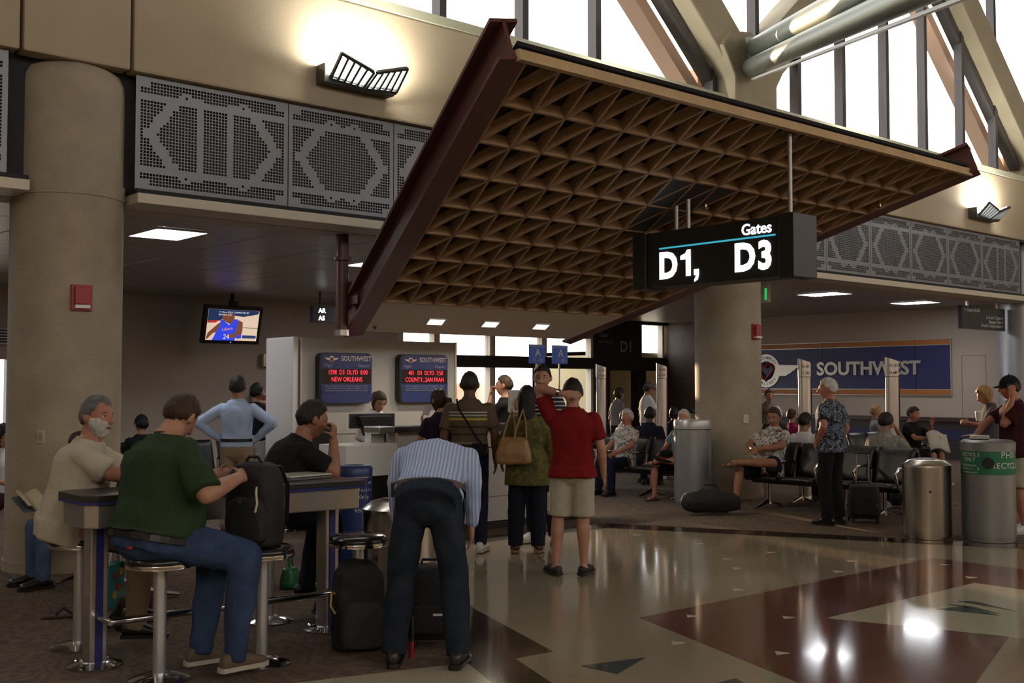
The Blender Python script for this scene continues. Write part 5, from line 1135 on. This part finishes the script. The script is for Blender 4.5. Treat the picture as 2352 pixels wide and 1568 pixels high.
p = sit(k=1.0, ll=((-.30, .30, .58), (.06, .48, .59)), hy=6); t = person('man in shorts with legs crossed, half hidden by the grey bin', (12.63, 10.74), pi, p, RUDDY, cloth('teal_tee', (.13, .20, .24)), K_BLK, H_WHITE, L_BRN, pants='shorts', shoe_kind='sandal', voxel=.015, fa=H_WHITE, detail=0, feet=((.85, .5, .05), (0, 1, 0)))
ht = thing('straw_hat', 'black hat resting on the lap of the seated man', 'hat', (12.30, 10.72, .80)); ht.name = 'hat'; B().lathe([(.17, 0), (.17, .01), (.10, .02), (.095, .10), (.05, .115)], n=24).obj('crown', K_BLK, ht, smooth=True); B().lathe([(.101, .025), (.1, .045)], n=24).obj('band', AR, ht); ht.rotation_euler = (.2, -.2, 0); ht.location = (12.27, 10.70, .62)
p = sit(k=1.06, bulk=1.12, belly=.05, lean=-16, hy=16, hp=-16, ll=((-.30, .30, .60), (.13, .52, .60)), rl=((.12, .42, .50), (.12, .52, .09)), ra=((.26, .05, .80), (.02, .28, .76)), la=((-.26, .05, .80), (-.04, .30, .76)))
t = person('dark-haired man in a cream hawaiian shirt seated with legs crossed', (12.7, 9.24), pi, p, TANNED, FLH, cloth('navy_short', (.014, .018, .03)), H_BRN, L_BRN, pants='shorts', shoe_kind='sandal', voxel=.012, fa=H_BRN, tuck=False, feet=((.85, .5, .1), (0, 1, 0)), hands=({'curl': .6, 'n': (0, .2, 1)}, {'curl': .6, 'n': (0, .2, 1)}))
p = make_pose(k=1.01, bulk=1.10, belly=.03, pel=(0, 0, .95), hy=30, hp=-3, la=((-.30, -.10, 1.18), (-.19, .06, 1.0)), ra=((.27, -.03, 1.14), (.24, .10, .92)))
t = person('white-haired man standing in a dark blue hawaiian shirt', at(1908, 13.4), head(-40), p, RUDDY, FLD, K_BLK, H_WHITE, L_BLK, pants='baggy', fa=H_WHITE, voxel=.013, hair_th=.013, tuck=False, hem=.04, hands=({'d': (.3, .5, -.5)}, None))
p = sit(k=.98, lean=-4, hp=-8); person('man in a white t-shirt seated with his back to us', (13.45, 9.12), 0, p, OLIVES, K_WHITE, K_DDEN, H_DK, L_BLK, voxel=.016, detail=0, collar=False)
p = sit(k=1.0, lean=8, hp=-10, bulk=1.1, ra=((.30, .16, .80), (.10, .22, 1.08))); person('person in a grey patterned shirt slumped in the back row', (13.50, 7.96), .1, p, OLIVES, print_cloth('cloth_grey_print', [(.20, .20, .18), (.25, .25, .22), (.18, .18, .165), (.3, .3, .27)], 18), K_DENIM, H_DK, L_WHT, voxel=.015, detail=0, hair_th=.02)
p = sit(k=1.0, lean=-4, hp=-14, la=((-.22, .18, .80), (-.04, .30, 1.02)), ra=((.22, .14, .78), (.12, .38, .78))); t = person('young man in a black t-shirt reading, seated by the wall', (17.74, 9.86), -pi/2, p, RUDDY, K_BLK, cloth('charcoal', (.025, .025, .027)), H_BRN, mat('sneaker_red', (.4, .03, .03), .5), pants='shorts', voxel=.015, fa=H_BRN, detail=0, collar=False, hands=({'d': (0, .3, 1), 'curl': 1.2}, None), sole=L_WHT)
nw = thing('newspaper', 'pale newspaper on the lap of the reading man', 'newspaper', (17.66, 9.36, .74), R(-20)); B().grid(lambda u, v: ((u-.5)*.42, (v-.5)*.10 + .05*abs(u-.5), (v-.5)*.30 + .04*sin(5*u)), 8, 4).obj('page', mat('newsprint', (.45, .43, .38), .8), nw, smooth=True).modifiers.new('t', 'SOLIDIFY').thickness = .006
p = make_pose(k=.93, fem=1, bulk=1.1, pel=(0, 0, .93), hp=-10); person('short-haired woman in a mottled brown blouse under the sign emblem', at(1764, 21.3), head(172), p, RUDDY, print_cloth('cloth_mottled', [(.10, .08, .06), (.15, .12, .09), (.06, .05, .04)], 20), K_BLK, H_BRN, L_BLK, voxel=.018, detail=0, fem=1, fa=H_BRN)
p = sit(k=1.0, lean=6, hp=-10); t = person('man in a white cap and dark top seated below the sign', at(1776, 19.6), head(165), p, RUDDY, cloth('dark_brown', (.03, .02, .018)), K_BLK, H_DK, L_BLK, voxel=.018, detail=0, fa=H_DK); baseball_cap(t, p, K_WHITE)
p = sit(k=.95, fem=1, hy=20); person('person in a magenta top mostly hidden by a boarding pole', at(1828, 20.2), head(80), p, PALE, cloth('magenta', (.28, .02, .09)), K_BLK, H_BRN, L_BLK, voxel=.02, detail=0, fem=1)
p = sit(k=.96, fem=1, hy=-20, hp=-16); t = person('dark-haired woman in white seated behind the white-haired man', at(1440, 18.9), head(60), p, PALE, K_WHITE, K_GREY, H_DK, L_BLK, voxel=.017, detail=0, fem=1, fa=H_DK, hairf=m_long)
p = sit(k=1.0, lean=4, hp=-6); person('person in a dark navy jacket seated with back to us', at(1491, 18.3), head(12), p, BROWN, cloth('jacket_navy', (.012, .014, .028)), K_BLK, H_BLK, L_BLK, sleeve='long', voxel=.017, detail=0)
p = sit(k=.95, fem=1); person('dark-haired person seated left of the brown wall corner', at(1549, 21.6), head(20), p, OLIVES, K_BLK, K_BLK, H_BLK, L_BLK, hairf=m_long, voxel=.02, detail=0, fem=1)
p = sit(k=.95, fem=1, hp=-10); person('dark-haired child seated before the brown wall corner', at(1588, 20.0), head(200), p, OLIVES, K_GREY, K_BLK, H_BLK, L_BLK, hairf=m_long, voxel=.02, detail=0, fem=1, fa=H_BLK)
p = sit(k=1.0); person('man seated behind the fourth boarding pole in a grey shirt', at(2022, 20.6), head(110), p, PALE, K_GREY, K_BLK, H_BLOND, L_BLK, voxel=.02, detail=0, hairf=m_buzz)
# right edge: blond woman with a cup, man on the phone
p = make_pose(k=.97, fem=1, pel=(0, 0, .94), hp=-24, hy=4, la=((-.2, .12, 1.16), (-.06, .30, 1.20)), ra=((.2, .1, 1.16), (.06, .30, 1.18)))
t = person('blond woman with sunglasses on her head holding a cup', at(2274, 15.2), head(-78), p, RUDDY, cloth('slate', (.08, .075, .09)), cloth('pink_print', (.35, .08, .10)), H_BLOND, L_WHT, hairf=m_long, hair_th=.018, voxel=.015, detail=0, fem=1, fa=H_BLOND, sleeve='short')
for s in (-1, 1): B().ball(p.head + p.H @ V3((s*.035, .075, .088)), (.026, .012, .018), 10, 6, p.H).obj('sunglasses', L_BLK, t, smooth=True)
cu = thing('paper_cup', 'pale paper cup held by the blond woman', 'cup', onD(2247, 955, 15.0)); B().lathe([(.030, -.065), (.041, .05)], n=18).obj('cup', mat('cup_paper', (.55, .50, .45), .6), cu, smooth=True); B().lathe([(.044, .05), (.044, .06), (.034, .068)], n=18).obj('lid', WHITEP, cu, smooth=True)
p = make_pose(k=1.02, bulk=1.16, belly=.03, sh=.188, pel=(0, 0, .95), lean=4, hy=2, hp=-3, la=((-.18, .20, 1.22), (-.13, .09, 1.50)), ra=((.18, .28, 1.22), (.10, .42, 1.08)))
t = person('man in a maroon polo and black cap talking on a phone', at(2335, 12.6), head(-84), p, RUDDY, cloth('maroon', (.045, .012, .014)), cloth('stone', (.42, .38, .29)), H_BRN, L_WHT, voxel=.012, fa=H_BRN, wr=.005, pants='shorts', tuck=False, hem=.03, hands=({'d': (.05, .05, 1), 'n': (-1, .2, 0), 'curl': .55}, {'d': (0, 1, -.05), 'n': (0, 0, 1), 'curl': .1}), sole=SOLEW); baseball_cap(t, p, K_BLK)
fo = thing('mobile_phone', 'black phone at the ear of the man in maroon', 'phone', (0, 0, 0)); w_ = Matrix.Rotation(head(-84) - pi/2, 3, 'Z') @ (p.head + p.H @ V3((-.095, .035, -.01))); fo.location = (t.location.x + w_.x, t.location.y + w_.y, w_.z + .005); fo.rotation_euler = (-.35, 0, head(-84) - pi/2); B().box(-.008, .008, -.025, .025, -.055, .055).obj('handset', BLK, fo, bevel=.005)
# left edge: traveller reading, others behind the table
p = sit(k=.98, fem=1, lean=2, hp=-20, la=((-.2, .12, .78), (-.08, .34, .70)), ra=((.2, .12, .78), (.06, .34, .70))); t = person('person in jeans reading a book on the seats beside the column', (3.52, 9.60), pi, p, PALE, cloth('pink', (.3, .13, .2)), cloth('light_denim', (.06, .10, .19), col2=(.085, .13, .23)), H_BRN, L_BLK, voxel=.014, fem=1, sleeve='long', hairf=m_long, hands=({'curl': .8, 'd': (.3, .6, .5)}, {'curl': .8, 'd': (-.3, .6, .5)}))
bk = thing('paperback', 'open paperback book held by the person in jeans', 'book', onD(66, 1154, 9.05), head(-70))
for s in (-1, 1): B().grid(lambda u, v, s=s: ((v-.5)*.18, s*u*.115, .03*sin(pi*u*.8) + .05*u), 6, 2).obj('page_block', mat('page_paper', (.5, .42, .28), .8), bk, smooth=True).modifiers.new('t', 'SOLIDIFY').thickness = .012
bk.rotation_euler = (.0, -.7, head(-70)); B().box(-.092, .092, -.118, .118, -.012, -.006).obj('cover', mat('cover_blue', (.10, .12, .16), .5), bk)
p = sit(k=.97, hp=-6); t = person('person in a black cap seated far behind the bar table', at(322, 15.0), head(-40), p, OLIVES, K_BLK, K_BLK, H_BLK, L_BLK, voxel=.018, detail=0); baseball_cap(t, p, K_BLK)
p = sit(k=.97, fem=1); person('dark-haired person seated far behind the man in green', at(388, 15.4), head(-60), p, BROWN, K_BLK, K_BLK, H_BLK, L_BLK, voxel=.018, detail=0, fem=1, hairf=m_long)
p = sit(k=.97, hp=-10, fem=1, lean=6); person('person in burgundy seated at the left picture edge', at(-8, 11.6), head(100), p, PALE, K_WHITE, cloth('burgundy', (.05, .015, .03)), H_BLK, L_BLK, voxel=.018, detail=0, fem=1, hairf=m_long)
p = make_pose(k=.98, pel=(0, 0, .94)); person('person in pale grey trousers standing behind the man in light blue', at(588, 15.0), head(30), p, TANNED, K_BLK, cloth('pale_grey', (.36, .36, .37)), H_BLK, L_BLK, voxel=.018, detail=0)
# ------------------------------------------------------------------ bags and small things
BAGB = mat('bag_black', (.010, .010, .011), .75, bump=.3, bscale=60); ZIP = mat('zip_grey', (.12, .12, .12), .4, metal=.6)
def rbag(b, sx, sy, z0, z1, top=.7, n=20):
    zs = [(0, .86), (.04, .97), (.3, 1.0), (.65, .97), (.85, .88), (.96, top), (1, top*.55)]
    b.loft([ell(V3((0, 0, z0 + (z1-z0)*z)), V3((1, 0, 0)), V3((0, 1, 0)), sx/2*s, sy/2*s, n, 3.6) for z, s in zs]); return b
# backpack on the stool
t = thing('backpack', 'black backpack standing on the middle bar stool', 'backpack', (3.22, 6.06, .722), head(20) - pi/2)
put(fuse(rbag(B(), .34, .25, 0, .50), .012, 4, .6, .006, (8, 8, 8)), 'main_pack', BAGB, t)
b = B(); rbag(b, .26, .10, .04, .30); o = put(fuse(b, .012, 4, .6), 'front_pocket', BAGB, t); o.location = (.03, -.13, 0)
B().tube([(-.06, -.02, .49), (-.03, -.02, .53), (.03, -.02, .53), (.06, -.02, .49)], .010, 8).obj('grab_handle', BAGB, t, smooth=True)
B().tube([(.10, -.14, .36), (.12, -.175, .33), (.13, -.18, .27), (.12, -.185, .22)], .007, 6).obj('key_strap', mat('strap_cream', (.55, .5, .4), .6), t); B().box(.0, .02, -.19, -.18, .27, .29).obj('buckle', ZIP, t)
for s in (-1, 1): B().tube([(s*.09, .12, .47), (s*.12, .17, .35), (s*.12, .16, .15), (s*.10, .11, .05)], [(.03, .008)]*4, 8).obj('shoulder_strap', BAGB, t, smooth=True)
# laptop on the table
t = thing('laptop', 'closed silver laptop lying on the bar table', 'laptop', (3.90, 6.73, 1.042), R(12))
LS = mat('laptop_silver', (.44, .44, .36), .4, metal=.4)
B().box(-.19, .19, -.135, .135, 0, .016).obj('base', mat('laptop_base', (.10, .10, .10), .5), t, bevel=.004); l_ = B().box(-.19, .19, -.135, .135, .019, .031).obj('lid', LS, t, bevel=.004); B().box(-.05, .05, .128, .138, .008, .024).obj('hinge', BLK, t)
t = thing('notebook_stack', 'loose papers sticking out beside the laptop', 'paper', (3.66, 6.74, 1.042), R(20)); B().box(-.10, .03, -.09, .09, 0, .008).obj('sheet', WHITEP, t); B().box(-.08, .03, -.10, .07, .0085, .014).obj('sheet', WHITEP, t)
t = thing('drink_glass', 'tall glass of amber drink on the bar table', 'glass', (2.78, 6.88, 1.042)); B().lathe([(.028, 0), (.034, .15), (.031, .15), (.025, .01)], n=20).obj('tumbler', mat('glass_amber', (.35, .12, .04), .1), t, smooth=True); B().lathe([(.033, .12), (.0345, .152)], n=20).obj('rim', WHITEP, t)
# dark backpack at the feet of the bending man
t = thing('backpack', 'black hiking pack slumped on the carpet beside the bending man', 'backpack', (*onZ(822, 1490)[:2], .008), head(-20) - pi/2)
put(fuse(rbag(B(), .34, .26, 0, .56, .6), .013, 4, .6, .012, (6, 6, 6)), 'main_pack', BAGB, t)
b = B(); rbag(b, .28, .12, .03, .32); o = put(fuse(b, .013, 4, .6, .008), 'front_pocket', mat('bag_grey', (.022, .022, .024), .8), t); o.location = (0, -.15, 0)
B().tube([(-.15, -.06, .36), (-.19, -.10, .38), (-.20, -.12, .30), (-.17, -.12, .25)], .006, 6).obj('yellow_cord', mat('cord_yellow', (.5, .35, .03), .6), t); B().tube([(.06, -.1, .55), (.10, -.08, .58), (.12, .0, .55)], .008, 6).obj('grab_handle', BAGB, t)
# roller bag between his legs
def roller(label, x, y, yaw, w, d, h, hand_=True):
    t = thing('roller_suitcase', label, 'suitcase', (x, y, .006), yaw, group='roller suitcases')
    put(fuse(rbag(B(), w, d, .05, h, .85), .013, 4, .6, .004, (6, 6, 6)), 'shell', BAGB, t)
    b = B(); rbag(b, w*.8, .07, .10, h*.55, .9); o = put(fuse(b, .013, 3, .6), 'front_pocket', BAGB, t); o.location = (0, -d/2 - .01, 0)
    for s in (-1, 1):
        B().tube([(s*w*.42 - .012, d*.42, .035), (s*w*.42 + .012, d*.42, .035)], .033, 14).obj('wheel', BLK, t); B().box(s*w*.35 - .02, s*w*.35 + .02, -d*.4, -d*.3, 0, .07).obj('foot', BLK, t)
        if hand_: B().tube([(s*.075, d*.36, h*.7), (s*.075, d*.36, h + .38)], .009, 8).obj('handle_tube', STEEL, t)
    if hand_: B().tube([(-.085, d*.36, h + .38), (.085, d*.36, h + .38)], .014, 10).obj('grip', BLK, t)
    B().tube([(-.07, 0, h - .01), (-.06, 0, h + .03), (.06, 0, h + .03), (.07, 0, h - .01)], .010, 8).obj('carry_handle', BLK, t)
    return t
q = onZ(990, 1490); t = roller('black roller suitcase between the legs of the bending man', q.x + .05, q.y + .06, head(0) - pi/2, .34, .24, .52, False); B().box(.02, .09, -.165, -.155, .22, .235).obj('name_tag', WHITEP, t)
q = onZ(945, 1512); t = thing('umbrella', 'small red tipped travel umbrella standing by the suitcase', 'umbrella', (q.x, q.y, .006)); B().tube([(0, 0, 0), (0, 0, .10)], .016, 10).obj('red_tip', AR, t); B().tube([(0, 0, .10), (0, 0, .25)], .014, 10).obj('body', BLK, t)
q = onZ(1985, 1200); roller('black roller suitcase beside the man in the dark hawaiian shirt', q.x, q.y, head(10) - pi/2, .40, .28, .46)
q = onZ(1640, 1183); t = thing('duffel_bag', 'black duffel bag on the carpet by the crossed-legged man', 'bag', (q.x, q.y + .05, .008), head(80)); 
b = B(); cap(b, [(-.28, 0, .16), (-.1, 0, .17), (.1, 0, .17), (.28, 0, .15)], [.13, .16, .16, .13], 14); put(fuse(b, .016, 4, .6, .015, (5, 5, 5)), 'bag', BAGB, t); B().tube([(-.12, 0, .30), (-.08, .02, .38), (.08, .02, .38), (.12, 0, .30)], .012, 8).obj('handle', BAGB, t)
q = onZ(2045, 1165); t = thing('duffel_bag', 'dark bag on the floor right of the suitcase', 'bag', (q.x, q.y, .008), head(85)); b = B(); cap(b, [(-.18, 0, .13), (.18, 0, .12)], [.12, .11], 12); put(fuse(b, .016, 4, .6, .012, (5, 5, 5)), 'bag', BAGB, t); B().tube([(-.08, 0, .24), (0, 0, .30), (.08, 0, .24)], .01, 8).obj('handle', BAGB, t)
q = onZ(665, 1352); t = thing('gift_bag', 'green shiny carrier bag on the carpet', 'bag', (q.x, q.y, .008), head(15)); put(fuse(rbag(B(), .20, .12, 0, .17, .8), .012, 3, .7, .008, (9, 9, 9)), 'bag', mat('carrier_green', (.008, .13, .055), .35), t)
for s in (-.03, .03): B().tube([(s - .03, 0, .16), (s, .0, .26), (s + .03, 0, .16)], .007, 6).obj('handle', mat('carrier_green', (.008, .13, .055), .35), t)
q = onZ(252, 1398); t = thing('gift_bag', 'turquoise flowered gift bag beside the table post', 'bag', (q.x + .02, q.y + .03, .008), head(8)); B().box(-.11, .11, -.05, .05, 0, .33).obj('bag', mat('carrier_teal', (.015, .20, .21), .5), t, bevel=.006)
for x, z, c in ((-.03, .24, 'tab_red'), (.05, .26, 'cord_yellow'), (.02, .15, 'tab_red'), (-.05, .10, 'cord_yellow')): B().lathe([(.03, -.004), (.03, .004)], n=10).obj('flower', MATS[c], t).location = (x, -.053, z)
for o in t.children:
    if o.name.startswith('flower'): o.rotation_euler = (pi/2, 0, 0)
B().tube([(-.05, 0, .32), (0, 0, .40), (.05, 0, .32)], .005, 6).obj('handle', WHITEP, t)
q = onZ(138, 1420); t = thing('flip_flop', 'brown leather flip-flop lying on the carpet', 'sandal', (q.x, q.y, .008), head(70)); B().prism([(x, y, 0) for x, y in ((-.13, -.03), (-.05, -.04), (.08, -.045), (.13, -.02), (.13, .02), (.08, .045), (-.05, .04), (-.13, .03))], (0, 0, .02)).obj('sole', L_BRN, t, bevel=.004)
for s in (-1, 1): B().tube([(.08, 0, .02), (.02, s*.03, .07), (-.03, s*.042, .02)], .008, 6).obj('strap', L_BLK, t)
q = onZ(300, 1440); t = thing('messenger_bag', 'black shoulder bag on the carpet under the bar table', 'bag', (q.x + .02, q.y, .008), head(10)); put(fuse(rbag(B(), .38, .16, 0, .24, .85), .014, 4, .6, .010, (6, 6, 6)), 'bag', BAGB, t); B().tube([(-.17, 0, .2), (-.22, .05, .1), (-.2, .1, .02), (0, .14, .012), (.18, .06, .1), (.17, 0, .2)], .012, 6).obj('strap', BAGB, t)
q = onD(2265, 985, 12.05); t = thing('newspaper', 'folded newspaper lying on the recycling bin lid', 'newspaper', (11.82, 5.80, 1.098), R(25)); B().box(-.14, .14, -.10, .10, 0, .025).obj('fold', mat('newsprint', (.45, .43, .38), .8), t, bevel=.008); B().box(-.13, .13, -.095, .095, .0255, .035).obj('front_page', MATS['laptop_silver'], t)
q = onD(292, 1010, 11.5); 
bpy.data.scenes.remove(_TMP)
